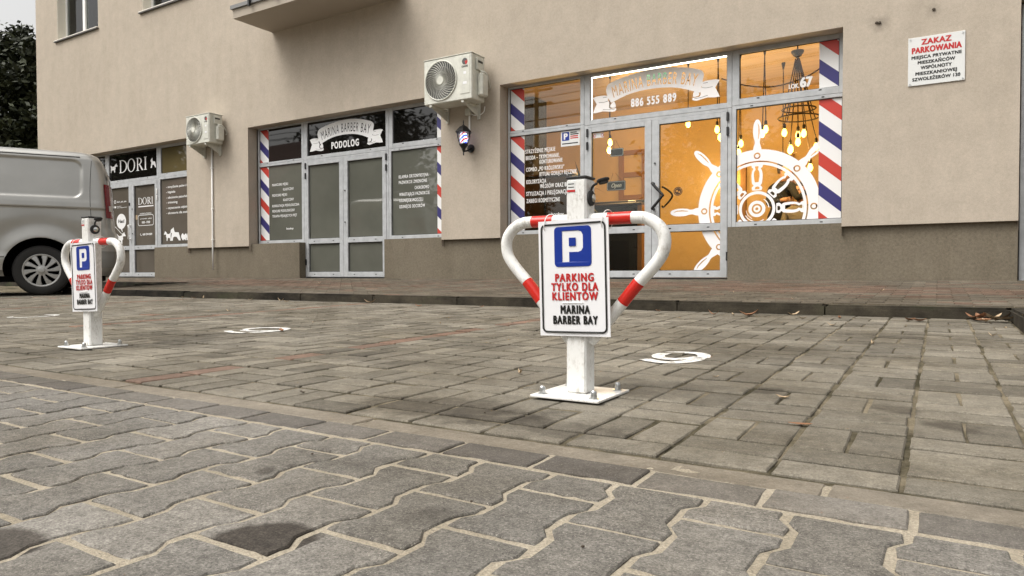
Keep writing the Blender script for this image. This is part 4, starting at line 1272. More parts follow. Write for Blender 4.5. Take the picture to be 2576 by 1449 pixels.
# mirror with warm wall lamp
mir = thing('wall_lamp', 'warm wall lamp glowing low on the back wall behind the ship wheel', 'lamp', (-3.05, 12.8, 1.9))
MB().lathe([(.03, -.10), (.06, -.06), (.06, .06), (.03, .10)], (-3.25, 12.80, 2.0), 'z', 12).build('shade', M['bulb_glow'], mir, smooth=True)
MB().cbox(-3.29, -3.21, 12.86, 12.895, 1.92, 2.08, .005).build('bracket', M['lamp_black'], mir)
MB().box(-3.26, -3.24, 12.80, 12.86, 1.99, 2.01).build('arm', M['lamp_black'], mir)
point('wall_lamp_light', (-3.25, 12.70, 2.0), 8)

# ---------------------------------------------------------------- the two people inside
def person(name, label, chains, head, hairm, clothing, loc):
    t = thing(name, label, 'person', loc)
    me = bpy.data.meshes.new('body')
    vs_, es, rs = [], [], []
    idx = {}
    def vid(p, r):
        k = tuple(round(c, 4) for c in p)
        if k not in idx:
            idx[k] = len(vs_); vs_.append((p[0] - loc[0], p[1] - loc[1], p[2] - loc[2])); rs.append(r)
        return idx[k]
    for chn in chains:
        ids = [vid(p, r) for p, r in chn]
        es += list(zip(ids, ids[1:]))
    me.from_pydata(vs_, es, [])
    o = bpy.data.objects.new('body', me); col.objects.link(o); o.parent = t
    sk = o.modifiers.new('skin', 'SKIN'); ss = o.modifiers.new('sub', 'SUBSURF'); ss.levels = 2; ss.render_levels = 2
    for i, sv in enumerate(me.skin_vertices[0].data):
        r = rs[i]; sv.radius = r if isinstance(r, tuple) else (r, r)
        sv.use_root = (i == 0)
    me.materials.append(M[clothing])
    hx, hy, hz, dirx, diry = head
    F_ = Vector((dirx, diry, 0)).normalized(); S_ = Vector((-F_.y, F_.x, 0))
    def hp(f, s, z): return tuple(Vector((hx, hy, hz)) + F_ * f + S_ * s + Vector((0, 0, z)))
    mb = MB(); rings = []
    for (z, rf, rs_, off) in ((-.19, .05, .052, -.01), (-.125, .062, .055, .0), (-.11, .080, .058, .018), (-.07, .092, .068, .012), (-.02, .098, .074, .002), (.02, .098, .077, -.004), (.07, .094, .076, -.010), (.105, .070, .058, -.014), (.122, .03, .026, -.016)):
        rings.append([hp(off + rf * math.cos(R(20 * k)), rs_ * math.sin(R(20 * k)), z) for k in range(18)])
    vv = [p for r_ in rings for p in r_]; ff = []
    for i in range(len(rings) - 1):
        for k in range(18): ff.append((i * 18 + k, i * 18 + (k + 1) % 18, (i + 1) * 18 + (k + 1) % 18, (i + 1) * 18 + k))
    ff += [tuple(range(17, -1, -1)), tuple(range(8 * 18, 9 * 18))]
    mb.add(vv, ff)
    mb.tube([hp(.088, 0, .035), hp(.103, 0, 0), hp(.122, 0, -.03), hp(.098, 0, -.04)], [.008, .011, .015, .009], 8)
    for s in (-1, 1): mb.tube([hp(-.005, s * .073, -.035), hp(-.015, s * .085, 0), hp(-.008, s * .080, .025)], [.008, .017, .010], 7)
    mb.build('head', M['skin'], t, smooth=True)
    mb = MB()
    for s in (-1, 1): mb.tube([hp(.085, s * .030, .012), hp(.096, s * .030, .010)], [.012, .006], 8)
    mb.tube([hp(.090, -.022, -.078), hp(.097, 0, -.076), hp(.090, .022, -.078)], [.003, .006, .003], 6)
    mb.build('eyes_and_mouth', M['hair'], t, smooth=True)
    mb = MB(); rings = []
    for (z, rf, rs_, off, cut) in ((-.06, .085, .080, -.022, 105), (.0, .100, .085, -.012, 95), (.045, .104, .087, -.008, 70), (.08, .104, .084, -.006, 0), (.115, .082, .068, -.010, 0), (.138, .03, .03, -.014, 0)):
        rings.append([hp(off + rf * math.cos(R(cut + (360 - 2 * cut) * k / 20)), rs_ * math.sin(R(cut + (360 - 2 * cut) * k / 20)), z) for k in range(21)])
    vv = [p for r_ in rings for p in r_]; ff = []
    for i in range(len(rings) - 1):
        for k in range(20): ff.append((i * 21 + k, i * 21 + k + 1, (i + 1) * 21 + k + 1, (i + 1) * 21 + k))
    ff.append(tuple(range(5 * 21, 6 * 21)))
    mb.add(vv, ff)
    if hairm == 'beard':
        for k in range(-4, 5):
            mb.tube([hp(.055 - abs(k) * .012, k * .0165, -.05 - .004 * abs(k)), hp(.085 - abs(k) * .015, k * .014, -.10), hp(.06 - abs(k) * .010, k * .011, -.145 + abs(k) * .006)], [.012, .022, .012], 7)
    mb.build('hair', M['hair'], t, smooth=True, recalc=False)
    return t, hp
def hand(t, wrist, dirv, side, m='skin'):
    d_ = Vector(dirv).normalized(); s_ = Vector(side).normalized(); w = Vector(wrist)
    mb = MB()
    mb.tube([w - d_ * .02, w + d_ * .03, w + d_ * .085], [.026, .036, .038], 8)
    up = d_.cross(s_)
    for k, ln in enumerate((.070, .080, .075, .058)):
        b0 = w + d_ * .08 + s_ * (-.027 + .018 * k)
        mb.tube([b0, b0 + d_ * ln * .5 - up * .006, b0 + d_ * ln * .85 - up * .028], [.0095, .009, .007], 6)
    b0 = w + d_ * .03 - s_ * .032
    mb.tube([b0, b0 + d_ * .03 - s_ * .022, b0 + d_ * .06 - s_ * .022 - up * .01], [.012, .011, .008], 6)
    mb.build('hand', M[m], t, smooth=True)
# barber: stands, dark T-shirt, leaning to the chair
bx, by = -2.06, 11.15
b_, hp = person('person', 'standing person in black T-shirt leaning over the client behind the ship wheel window',
  [[((bx, by, 1.18), .145), ((bx + .01, by - .01, 1.30), .135), ((bx + .03, by - .03, 1.48), .155), ((bx + .05, by - .05, 1.64), .10), ((bx + .06, by - .06, 1.72), .055)],
   [((bx, by, 1.18), .145), ((bx - .10, by, 1.08), .105), ((bx - .11, by + .01, .70), .075), ((bx - .12, by + .02, .33), .048), ((bx - .10, by - .14, .31), .040)],
   [((bx, by, 1.18), .145), ((bx + .10, by, 1.08), .105), ((bx + .12, by + .05, .70), .075), ((bx + .12, by + .10, .33), .048), ((bx + .15, by - .06, .31), .040)],
   [((bx + .05, by - .05, 1.64), .10), ((bx - .13, by + .05, 1.63), .075), ((bx - .16, by - .02, 1.38), .052), ((bx + .06, by - .20, 1.42), .036)],
   [((bx + .05, by - .05, 1.64), .10), ((bx + .20, by - .16, 1.63), .075), ((bx + .30, by - .28, 1.42), .052), ((bx + .42, by - .22, 1.55), .036)]],
  (bx + .08, by - .08, 1.90, .8, -.25), 'short', 'black_cloth', (bx, by, RZ0))
hand(b_, (bx + .42, by - .22, 1.55), (.8, .3, .3), (0, -1, .2)); hand(b_, (bx + .06, by - .20, 1.42), (1, .0, .1), (0, -.3, 1))
# client: seated, bearded, under a cape
cx, cy = -1.72, 11.0
c_, hp = person('person', 'seated bearded person under a brown cape behind the ship wheel window',
  [[((cx, cy, .80), .17), ((cx, cy + .01, .95), .19), ((cx, cy + .02, 1.12), .21), ((cx, cy + .02, 1.27), .17), ((cx - .005, cy + .01, 1.37), .06)],
   [((cx, cy, .80), .17), ((cx - .12, cy - .10, .78), .12), ((cx - .14, cy - .45, .78), .085), ((cx - .14, cy - .48, .36), .055), ((cx - .14, cy - .62, .31), .042)],
   [((cx, cy, .80), .17), ((cx + .12, cy - .10, .78), .12), ((cx + .14, cy - .45, .78), .085), ((cx + .14, cy - .48, .36), .055), ((cx + .14, cy - .62, .31), .042)],
   [((cx, cy + .02, 1.27), .17), ((cx - .21, cy + .01, 1.22), .085), ((cx - .26, cy - .08, .98), .065), ((cx - .18, cy - .32, .93), .045)],
   [((cx, cy + .02, 1.27), .17), ((cx + .21, cy + .01, 1.22), .085), ((cx + .26, cy - .08, .98), .065), ((cx + .18, cy - .32, .93), .045)]],
  (cx - .02, cy - .01, 1.545, -.5, -.85), 'beard', 'cape', (cx, cy, RZ0))
hand(c_, (cx - .18, cy - .32, .93), (.2, -1, -.1), (1, .2, 0)); hand(c_, (cx + .18, cy - .32, .93), (-.2, -1, -.1), (1, -.2, 0))
chr_ = thing('barber_chair', 'dark barber chair under the seated client', 'chair', (cx, cy, RZ0))
MB().lathe([(.28, 0), (.28, .02), (.05, .05), (.05, .34)], (cx, cy, RZ0), 'z', 20).build('base', M['chrome'], chr_, smooth=True, auto=40)
MB().cbox(cx - .27, cx + .27, cy - .33, cy + .20, RZ0 + .34, RZ0 + .385, .03).build('seat', M['lamp_black'], chr_)
MB().cbox(cx - .25, cx + .25, cy + .225, cy + .32, RZ0 + .36, 1.36, .03).build('backrest', M['lamp_black'], chr_)
for s in (-1, 1): MB().cbox(cx + s * .34 - .03, cx + s * .34 + .03, cy - .22, cy + .22, .86, .91, .012).build('armrest', M['lamp_black'], chr_); MB().cbox(cx + s * .30 - .015, cx + s * .30 + .015, cy - .02, cy + .02, RZ0 + .35, .87, .004).build('armrest_post', M['chrome'], chr_)
# ---------------------------------------------------------------- things fixed to the facade
def aircon(x0, x1, yf, depth, z0, z1, label, wallbox=True, swirl=1):
    t = thing('air_conditioner', label, 'air conditioner', ((x0 + x1) / 2, YT, z0), group='air conditioners on the facade')
    W, H = x1 - x0, z1 - z0
    MB().cbox(x0, x1, yf, yf + depth, z0, z1, .012).build('casing', M['ac_white'], t)
    MB().cbox(x0 - .006, x1 + .006, yf - .006, yf + depth + .006, z1 - .001, z1 + .012, .004).build('lid', M['ac_white'], t)
    cx, cz, r = x0 + W * .365, z0 + H * .50, H * .435
    MB().lathe([(r * .99, -.004), (r * .99, .004)], (cx, yf - .004, cz), 'y', 48).build('fan_opening', M['ac_dark'], t)
    MB().tube([(cx + r * math.cos(R(7.5 * k)), yf - .008, cz + r * math.sin(R(7.5 * k))) for k in range(48)], .010, 6, closed=True).build('grille_rim', M['ac_white'], t, smooth=True)
    for k in range(34):
        a0 = 2 * math.pi * k / 34
        pts = [(cx + rr * math.cos(a0 + swirl * .95 * ((rr - r * .2) / r)**1.0), yf - .013 + .004 * abs(rr / r - .6), cz + rr * math.sin(a0 + swirl * .95 * ((rr - r * .2) / r))) for rr in [r * (.18 + .82 * i / 7) for i in range(8)]]
        MB().tube(pts, .0045, 4, caps=False).build('grille_fin', M['ac_white'], t)
    for q_ in (.45, .72): MB().tube([(cx + r * q_ * math.cos(R(10 * k)), yf - .010, cz + r * q_ * math.sin(R(10 * k))) for k in range(36)], .003, 4, closed=True).build('grille_ring', M['ac_grey'], t)
    MB().lathe([(r * .21, 0), (r * .21, .012), (r * .17, .016)], (cx, yf - .024, cz), 'y', 24).build('hub', M['ac_white'], t)
    # raised front panel with badge
    px0, px1 = x0 + W * .765, x0 + W * .965
    MB().cbox(px0, px1, yf - .006, yf + .001, z0 + H * .13, z0 + H * .955, .003).build('front_panel', M['ac_white'], t)
    bz = z0 + H * .83; bcx = (px0 + px1) / 2; br = W * .055
    fill(MB(), [[circ(bcx, bz, br, 24, a0=R(20), a1=R(290)) + [(bcx, bz)]]], onwall(yf - .0075)).build('badge', M['steel_dark'], t, recalc=False)
    fill(MB(), [[circ(bcx + br * .1, bz - br * .12, br * .95, 16, a0=R(-75), a1=R(25)) + [(bcx, bz)]]], onwall(yf - .0078)).build('badge', M['print_red'], t, recalc=False)
    fill(MB(), text_polys('GREE', bcx, bz - br * 1.75, br * .5, width=br * 2.3, bold=.07, align='c'), onwall(yf - .0075)).build('lettering', M['print_black'], t, recalc=False)
    for k, (dz, s) in enumerate(((.36, .5), (.58, .7))): MB().box(bcx - br * s, bcx + br * s, yf - .0072, yf - .0062, z0 + H * (.95 - dz) - br * .5, z0 + H * (.95 - dz) + br * .3).build('sticker', M['print_white'], t)
    # side fittings
    MB().cbox(x1 + .001, x1 + .028, yf + depth * .30, yf + depth * .78, z0 + H * .66, z0 + H * .92, .006).build('side_cover', M['ac_white'], t)
    MB().box(x1 + .0285, x1 + .030, yf + depth * .36, yf + depth * .72, z0 + H * .82, z0 + H * .87).build('side_slot', M['ac_dark'], t)
    MB().cbox(x1 + .001, x1 + .085, yf + depth * .42, yf + depth * .92, z0 + H * .10, z0 + H * .60, .018).build('valve_cover', M['ac_white'], t)
    MB().tube(spline([(x1 + .02, yf + depth * .55, z0 + H * .66), (x1 + .06, yf + depth * .6, z0 + H * .63), (x1 + .08, yf + depth * .8, z0 + H * .60), (x1 + .05, yf + depth + .06, z0 + H * .40), (x1 + .01, YT - .01, z0 + H * .35)], 5), .012, 7).build('cable', M['ac_white'], t, smooth=True)
    for bx_ in (x0 + W * .13, x0 + W * .80):
        MB().cbox(bx_ - .02, bx_ + .02, yf + .01, YT - .002, z0 - .035, z0 - .001, .004).build('bracket', M['ac_white'], t)
        MB().cbox(bx_ - .022, bx_ + .022, YT - .035, YT - .001, z0 - .20, z0 + .12, .004).build('bracket', M['ac_white'], t)
        MB().add([(bx_ - .006, yf + .05, z0 - .036), (bx_ + .006, yf + .05, z0 - .036), (bx_ + .006, YT - .036, z0 - .036), (bx_ - .006, YT - .036, z0 - .036), (bx_ - .006, YT - .036, z0 - .17), (bx_ + .006, YT - .036, z0 - .17)],
                 [(0, 3, 2, 1), (0, 1, 5, 4), (0, 4, 3), (1, 2, 5), (2, 3, 4, 5)]).build('bracket', M['ac_white'], t)
    return t
a2 = aircon(-6.515, -5.655, 8.15, .33, 2.822, 3.470, 'large beige air conditioner beside the lit shop, above the lantern')
a1 = aircon(-12.46, -11.735, 8.25, .29, 2.826, 3.372, 'smaller beige air conditioner left of the middle shop', swirl=-1)
# pipes
pp = thing('drain_pipe', 'thin white plastic pipe running down the wall under the smaller air conditioner', 'pipe', (-12.13, YT, .43))
MB().tube([(-12.13, YT - .022, 2.80), (-12.135, YT - .022, .875), (-12.137, YT - .022, .425)], .016, 8).build('tube', M['pvc'], pp, smooth=True)
for z_ in (2.4, 1.6, 1.0): MB().cbox(-12.158, -12.106, YT - .042, YT - .001, z_, z_ + .02, .003).build('clip', M['pvc'], pp)
jb = thing('junction_box', 'small beige junction box with cable trunking above the lantern', 'junction box', (-6.0, YT, 2.70))
MB().cbox(-6.055, -5.955, YT - .06, YT - .001, 2.70, 2.80, .006).build('box', M['ac_white'], jb)
MB().cbox(-6.016, -5.988, YT - .02, YT - .001, 2.44, 2.699, .003).build('trunking', M['pvc'], jb)
MB().tube(spline([(-5.955, YT - .03, 2.72), (-5.90, YT - .03, 2.69), (-5.80, YT - .02, 2.69), (-5.74, YT - .015, 2.73), (-5.72, YT - .02, 2.80)], 5), .008, 6).build('cable', M['pvc'], jb, smooth=True)

# coach lantern with a lit barber pole
lx, ly = -6.0, 8.43
ln = thing('lantern', 'black coach lantern with a lit red, white and blue barber pole inside', 'lantern', (lx, YT, 2.11))
MB().lathe([(.062, 0), (.062, .018), (.045, .03), (.015, .035)], (lx + .03, YT - .036, 2.205), 'y', 20).build('wall_plate', M['lamp_black'], ln, smooth=True, auto=40)
MB().tube(spline([(lx + .03, YT - .035, 2.20), (lx + .02, 8.50, 2.165), (lx, ly, 2.15), (lx, ly, 2.20)], 5), .013, 8).build('arm', M['lamp_black'], ln, smooth=True)
MB().lathe([(.006, 2.085), (.012, 2.10), (.010, 2.13), (.020, 2.15), (.035, 2.19), (.062, 2.225), (.075, 2.245), (.070, 2.258)], (lx, ly, 0), 'z', 6).build('base', M['lamp_black'], ln)
MB().lathe([(.128, 2.418), (.132, 2.428), (.095, 2.470), (.060, 2.505), (.030, 2.520), (.010, 2.535), (.006, 2.56), (.010, 2.570), (.003, 2.605)], (lx, ly, 0), 'z', 6).build('roof', M['lamp_black'], ln)
MB().lathe([(.064, 2.26), (.085, 2.31), (.098, 2.36), (.100, 2.417)], (lx, ly, 0), 'z', 6, caps=False).build('lantern_glass', M['glass_clear'], ln)
for k in range(6):
    a = R(60 * k)
    MB().tube([(lx + r_ * math.cos(a), ly + r_ * math.sin(a), z_) for r_, z_ in ((.066, 2.258), (.087, 2.31), (.100, 2.36), (.103, 2.42))], .0055, 5).build('glazing_bar', M['lamp_black'], ln)
MB().lathe([(.045, 2.262), (.052, 2.28), (.055, 2.34), (.052, 2.40), (.040, 2.416)], (lx, ly, 0), 'z', 20).build('barber_pole', M['pole_glow'], ln, smooth=True)
point('lantern_light', (lx, ly, 2.34), .8, (.55, .6, 1.0), .05)

# no-parking board
np_ = thing('no_parking_sign', 'white rectangular notice board with red and black capitals on the beige wall', 'sign', (-.04, YT, 2.33))
MB().cbox(-.297, .214, YT - .014, YT - .004, 2.328, 2.835, .002).build('board', M['sign_white'], np_)
for (s, z_, h_, w_, m_) in (('ZAKAZ', 2.752, .055, .265, 'print_red'), ('PARKOWANIA', 2.668, .058, .445, 'print_red'), ('MIEJSCA PRYWATNE', 2.607, .032, .45, 'print_black'), ('MIESZKAŃCÓW', 2.550, .032, .335, 'print_black'),
                            ('WSPÓLNOTY', 2.493, .032, .275, 'print_black'), ('MIESZKANIOWEJ', 2.434, .032, .375, 'print_black'), ('SZWOLEŻERÓW 130', 2.376, .032, .43, 'print_black')):
    fill(MB(), text_polys(s, -.042, z_, h_, width=w_, bold=.075, align='c', sp=.05), onwall(YT - .0155)).build('lettering', M[m_], np_, recalc=False)
for x_, z_ in ((-.277, 2.815), (.194, 2.815), (-.277, 2.348), (.194, 2.348)): MB().lathe([(.008, 0), (.008, .003), (.004, .006)], (x_, YT - .0195, z_), 'y', 10).build('screw', M['zinc'], np_)
# stubs of old fixings in the wall above the board
for (x_, z_, w_) in ((-.60, 3.065, 'leftmost'), (-.067, 3.105, 'rightmost'), (-.57, 3.06, 'middle')):
    tag(MB().lathe([(.012, 0), (.016, .012), (.006, .02)], (x_, YT - .018, z_), 'y', 8).build('wall_plug', M['bark'], None), w_ + ' of the three small stubs in the wall above the notice board', 'wall plug', 'old fixings above the notice board')

# ---------------------------------------------------------------- parking barriers with hung boards
def barrier(cx, cy, label):
    z0 = zp(cy)
    t = thing('parking_barrier', label, 'barrier', (cx, cy, z0), group='heart-shaped parking barriers')
    w = .030
    MB().cbox(cx - .102, cx + .102, cy - .106, cy + .106, z0 + .0025, z0 + .0095, .0015).build('base_plate', M['paint_white'], t)
    MB().cbox(cx - w, cx + w, cy - w, cy + w, z0 + .0096, z0 + .598, .005).build('post', M['paint_white'], t)
    MB().cbox(cx - w - .001, cx + w + .001, cy - w - .001, cy + w + .001, z0 + .5985, z0 + .605, .002).build('cap', M['black_plastic'], t)
    for sx in (-1, 1):
        for sy in (-1, 1):
            b = empty('bolt', (0, 0, 0), 0, t); bx_, by_ = cx + sx * .077, cy + sy * .080
            MB().lathe([(.013, .0096), (.013, .0115)], (bx_, by_, z0), 'z', 16).build('washer', M['zinc'], b)
            MB().lathe([(.0095, .0116), (.0095, .020)], (bx_, by_, z0), 'z', 6).build('nut', M['zinc'], b)
            MB().lathe([(.008, .0201), (.008, .026), (.0065, .0305), (.003, .033)], (bx_, by_, z0), 'z', 14).build('dome', M['zinc'], b, smooth=True, auto=50)
    half = [(.0302, .4875), (.155, .4875), (.190, .4835), (.218, .469), (.236, .447), (.2415, .421), (.235, .391), (.215, .362), (.190, .335), (.165, .309), (.112, .246), (.0302, .152)]
    for s in (-1, 1):
        pts = spline([(cx + s * p[0], cy, z0 + p[1]) for p in half], 5)
        MB().tube(pts, .0165, 20).build('tube', M['paint_white'], t, smooth=True, auto=60)
        MB().tube([(cx + s * u, cy, z0 + .4875) for u in (.083, .12, .152)], .0169, 20, caps=False).build('red_band', M['tape_red'], t, smooth=True)
        a, b = Vector((.172, .317)), Vector((.126, .260))
        band = [tuple(a.lerp(b, k / 4)) for k in range(5)]
        # follow the tube centre line
        near = [min(pts, key=lambda p: (abs(p[0] - cx) - q[0])**2 + (p[2] - z0 - q[1])**2) for q in band]
        seq = []
        for p in near:
            if not seq or (Vector(p) - Vector(seq[-1])).length > .004: seq.append(p)
        MB().tube(seq, .0170, 20, caps=False).build('red_band', M['tape_red'], t, smooth=True)
    # lock on the right-hand face with its dust cap folded open
    lx_ = cx + w
    lk = empty('lock', (0, 0, 0), 0, t)
    MB().lathe([(.021, 0), (.021, .005), (.015, .009), (.013, .009)], (lx_ + .0005, cy - .002, z0 + .545), 'x', 24).build('rosette', M['rubber'], lk, smooth=True, auto=40)
    MB().lathe([(.011, .005), (.011, .011), (.006, .0125)], (lx_, cy - .002, z0 + .545), 'x', 18).build('cylinder', M['chrome'], lk, smooth=True, auto=40)
    MB().tube(spline([(lx_ + .003, cy - .002, z0 + .562), (lx_ + .005, cy - .003, z0 + .572), (lx_ + .012, cy - .004, z0 + .580), (lx_ + .022, cy - .005, z0 + .584)], 4), .0035, 6).build('strap', M['rubber'], lk, smooth=True)
    capm = Matrix.Translation((lx_ + .040, cy - .006, z0 + .591)) @ Matrix.Rotation(R(-14), 4, 'Y')
    mb = MB().lathe([(.017, -.002), (.018, .002), (.016, .004)], (0, 0, 0), 'z', 20); mb.lathe([(.013, -.008), (.013, -.002)], (0, 0, 0), 'z', 16)
    mb.v = [tuple(capm @ Vector(v)) for v in mb.v]
    mb.build('dust_cap', M['rubber'], lk, smooth=True, auto=40)
    st = empty('sticker', (0, 0, 0), 0, t); yy = cy - w - .0008
    MB().box(cx - .026, cx - .002, yy, cy - w - .0002, z0 + .562, z0 + .591).build('paper', M['sign_white'], st)
    for k, z_ in enumerate((.583, .574)): MB().box(cx - .023, cx - .005, yy - .0004, yy - .0001, z0 + z_, z0 + z_ + .0022).build('print', M['print_black'], st)
    MB().box(cx - .0262, cx - .0018, yy - .0006, yy - .0001, z0 + .5622, z0 + .568).build('red_bar', M['print_red'], st)
    return t

def board(cx, cy, label, tilt, du=0, yaw=0):
    """printed parking board tied to a barrier; cx,cy = barrier"""
    z0 = zp(cy)
    W, H = .212, .318
    yb = cy - .0385
    t = thing('parking_sign', label, 'sign', (cx, yb, z0 + .17), group='parking boards tied to the barriers')
    c0, s0 = math.cos(tilt), math.sin(tilt); cyw, syw = math.cos(yaw), math.sin(yaw)
    def f(yo):
        def g_(u, v):
            # u from left edge, v from bottom edge; slight bow of the sheet
            uu, vv = u - W / 2, v - H / 2
            x = uu * c0 - vv * s0; z = uu * s0 + vv * c0
            y = yo + .0025 * (uu / (W / 2))**2 * -1
            return (cx + du + x * cyw - y * syw, yb + x * syw + y * cyw, z0 + .327 + z)
        return g_
    n = 12
    mb = MB(); vs_ = []; fs = []
    for yo in (0, .0025):
        for i in range(n + 1):
            for v in (0, H): vs_.append(f(yo)(W * i / n, v))
    m2 = 2 * (n + 1)
    for i in range(n):
        fs += [(2 * i, 2 * i + 2, 2 * i + 3, 2 * i + 1), (m2 + 2 * i, m2 + 2 * i + 1, m2 + 2 * i + 3, m2 + 2 * i + 2), (2 * i, m2 + 2 * i, m2 + 2 * i + 2, 2 * i + 2), (2 * i + 1, 2 * i + 3, m2 + 2 * i + 3, m2 + 2 * i + 1)]
    fs += [(0, 1, m2 + 1, m2), (2 * n, m2 + 2 * n, m2 + 2 * n + 1, 2 * n + 1)]
    mb.add(vs_, fs); mb.build('board', M['print_white'], t)
    ff = f(-.0012)
    def dense(poly, step=.012):
        out = []
        for i in range(len(poly)):
            a, b = Vector(poly[i]), Vector(poly[(i + 1) % len(poly)])
            k = max(1, int((b - a).length / step))
            out += [tuple(a.lerp(b, j / k)) for j in range(k)]
        return out
    fill(MB(), [[dense(rrect(.0075, W - .0075, .0085, H - .0085, .015)), dense(rrect(.0125, W - .0125, .0135, H - .0135, .0105))]], ff).build('border', M['print_black'], t, recalc=False)
    em = MB(); n = 8; e0, e1, g0, g1 = .049, .161, .190, .300
    fill(em, [[dense(rrect(e0, e1, g0, g1, .011), .01), [(.073, .203), (.094, .203), (.094, .230), (.122, .230), (.131, .233), (.136, .241), (.136, .276), (.131, .285), (.122, .288), (.073, .288)][::-1]]], ff)
    fill(em, [[[(.094, .246), (.115, .246), (.115, .269), (.094, .269)]]], ff)
    em.build('parking_emblem', M['print_blue'], t, recalc=False)
    for (s, v, h_, w_, m_) in (('PARKING', .150, .0205, .118, 'print_red'), ('TYLKO DLA', .1245, .0205, .140, 'print_red'), ('KLIENTÓW', .0990, .0205, .138, 'print_red'), ('MARINA', .0620, .0215, .088, 'print_black'), ('BARBER BAY', .0335, .0215, .134, 'print_black')):
        fill(MB(), text_polys(s, W / 2 + .002, v, h_, width=w_, bold=.072, align='c', sp=.11), ff).build('lettering', M[m_], t, recalc=False)
    for u in (.019, W - .019):
        a = Vector(f(-.001)(u, H - .022))
        MB().tube(spline([tuple(a + Vector(d)) for d in ((0, -.001, 0), (.001, -.0045, .012), (.004, .004, .034), (.006, .022, .043), (.008, .046, .040), (.006, .058, .018), (.002, .052, -.004), (0, .006, -.004), (0, -.001, 0))], 4), .0013, 5).build('zip_tie', M['pvc'], t, smooth=True)
    p0, p1 = Vector(ff(.070, .0915)), Vector(ff(.133, .0915))
    MB().tube([p0 + Vector((0, .002, 0)), p0 + Vector((.001, -.001, 0)), p1 + Vector((-.001, -.001, 0)), p1 + Vector((0, .002, 0))], .0011, 5).build('zip_tie', M['pvc'], t)
    return t
barrier(-.846, 1.745, 'heart-shaped red and white parking barrier nearest the camera')
board(-.846, 1.745, 'white and blue parking board on the nearer barrier', R(-1.3) * -1, -.002)
barrier(-3.347, 1.735, 'heart-shaped red and white parking barrier in front of the silver van')
board(-3.347, 1.735, 'white and blue parking board on the farther barrier, in front of the van', R(2.2), .004)

# ---------------------------------------------------------------- fallen leaves and litter
def leaf_mesh(L_, W_, curl, seed):
    r = random.Random(seed); mb = MB(); n = 6; vs_ = []
    for i in range(n + 1):
        t = i / n; w = W_ * math.sin(math.pi * min(1, t * .92 + .06))**.8 * (1 + r.uniform(-.15, .15)); x = (t - .5) * L_
        z = curl * (2 * t - 1)**2 * L_ + .002
        vs_ += [(x, -w / 2, z + abs(w) * .28), (x, 0, z), (x, w / 2, z + abs(w) * .22 + r.uniform(0, .003))]
    fs = []
    for i in range(n):
        for k in (0, 1): fs.append((3 * i + k, 3 * i + 3 + k, 3 * i + 4 + k, 3 * i + 1 + k))
    return mb.add(vs_, fs)
ORD = ('first', 'second', 'third', 'fourth', 'fifth', 'sixth', 'seventh', 'eighth', 'ninth', 'tenth', 'eleventh', 'twelfth', 'thirteenth', 'fourteenth', 'fifteenth', 'sixteenth', 'seventeenth', 'eighteenth')
def from_right(pts): return sorted(pts, key=lambda p: -math.atan2(p[0], p[1]))
LM = {}
for k in range(5):
    for mn in ('leaf_dry', 'leaf_pale', 'leaf_dark'):
        mb = leaf_mesh((.07, .09, .06, .05, .08)[k], (.03, .035, .028, .02, .016)[k], (.15, .3, .1, .22, .35)[k], k)
        me = bpy.data.meshes.new('leaf'); me.from_pydata(mb.v, [], mb.f); me.materials.append(M[mn]); LM[(k, mn)] = me
def leaf(x, y, k, mn, label, group, z=None, s=1.0):
    o = bpy.data.objects.new('fallen_leaf', LM[(k, mn)])
    o.location = (x, y, (zp(y) if z is None else z) + .0015); o.rotation_euler = (jit(.15), jit(.1), rnd.uniform(0, 6.28)); o.scale = (s, s, s)
    col.objects.link(o)
    return tag(o, label, 'leaf', group)
G1 = 'dry leaves scattered along the kerb'
T1 = 'small dry leaf lying along the foot of the kerb'
for k, (x, y) in enumerate(from_right(((-7.55, 4.93), (-7.35, 4.94), (-7.15, 4.92), (-5.76, 4.85), (-5.58, 4.77), (-3.82, 4.69), (-3.26, 4.83), (-1.30, 4.74), (-1.18, 4.78), (-.72, 4.62), (-.81, 4.88), (-6.3, 4.9), (-4.6, 4.92), (-2.5, 4.9), (-.52, 4.73), (-.14, 4.73), (-1.75, 4.9)))):
    leaf(x, y, rnd.randrange(5), rnd.choice(('leaf_dry', 'leaf_pale', 'leaf_pale')), ORD[k] + ' from the right of the small dry leaves along the kerb foot', G1, s=rnd.uniform(.8, 1.25))
leaf(-1.06, 4.72, 1, 'leaf_dry', 'curled orange leaf under the black stretch of kerb', None, s=1.3)
leaf(-.09, 4.70, 0, 'leaf_dry', 'flat orange-brown leaf at the kerb, left of the corner heap', None, s=1.2)
for k in range(16):
    leaf(.25 + jit(.085), 4.83 + jit(.10), rnd.randrange(5), rnd.choice(('leaf_dry', 'leaf_pale', 'leaf_dark')), 'dry leaf in the heap at the right kerb corner', 'heap of leaves in the kerb corner', zp(4.8) + .012 * rnd.random() + .003 * (k % 4), s=rnd.uniform(.9, 1.4))
leaf(-.261, 1.663, 0, 'leaf_dry', 'thin orange leaf on the bricks right of the nearer barrier', None, s=.62).scale = (.8, .45, .22)
leaf(-1.56, 1.39, 0, 'leaf_dark', 'black rotten leaf near the concrete strip', None, s=.42)
leaf(-3.13, 2.64, 0, 'leaf_dry', 'orange leaf on the white painted figure between the barriers', None, s=.9)
G2 = 'pale scraps of litter on the bricks'
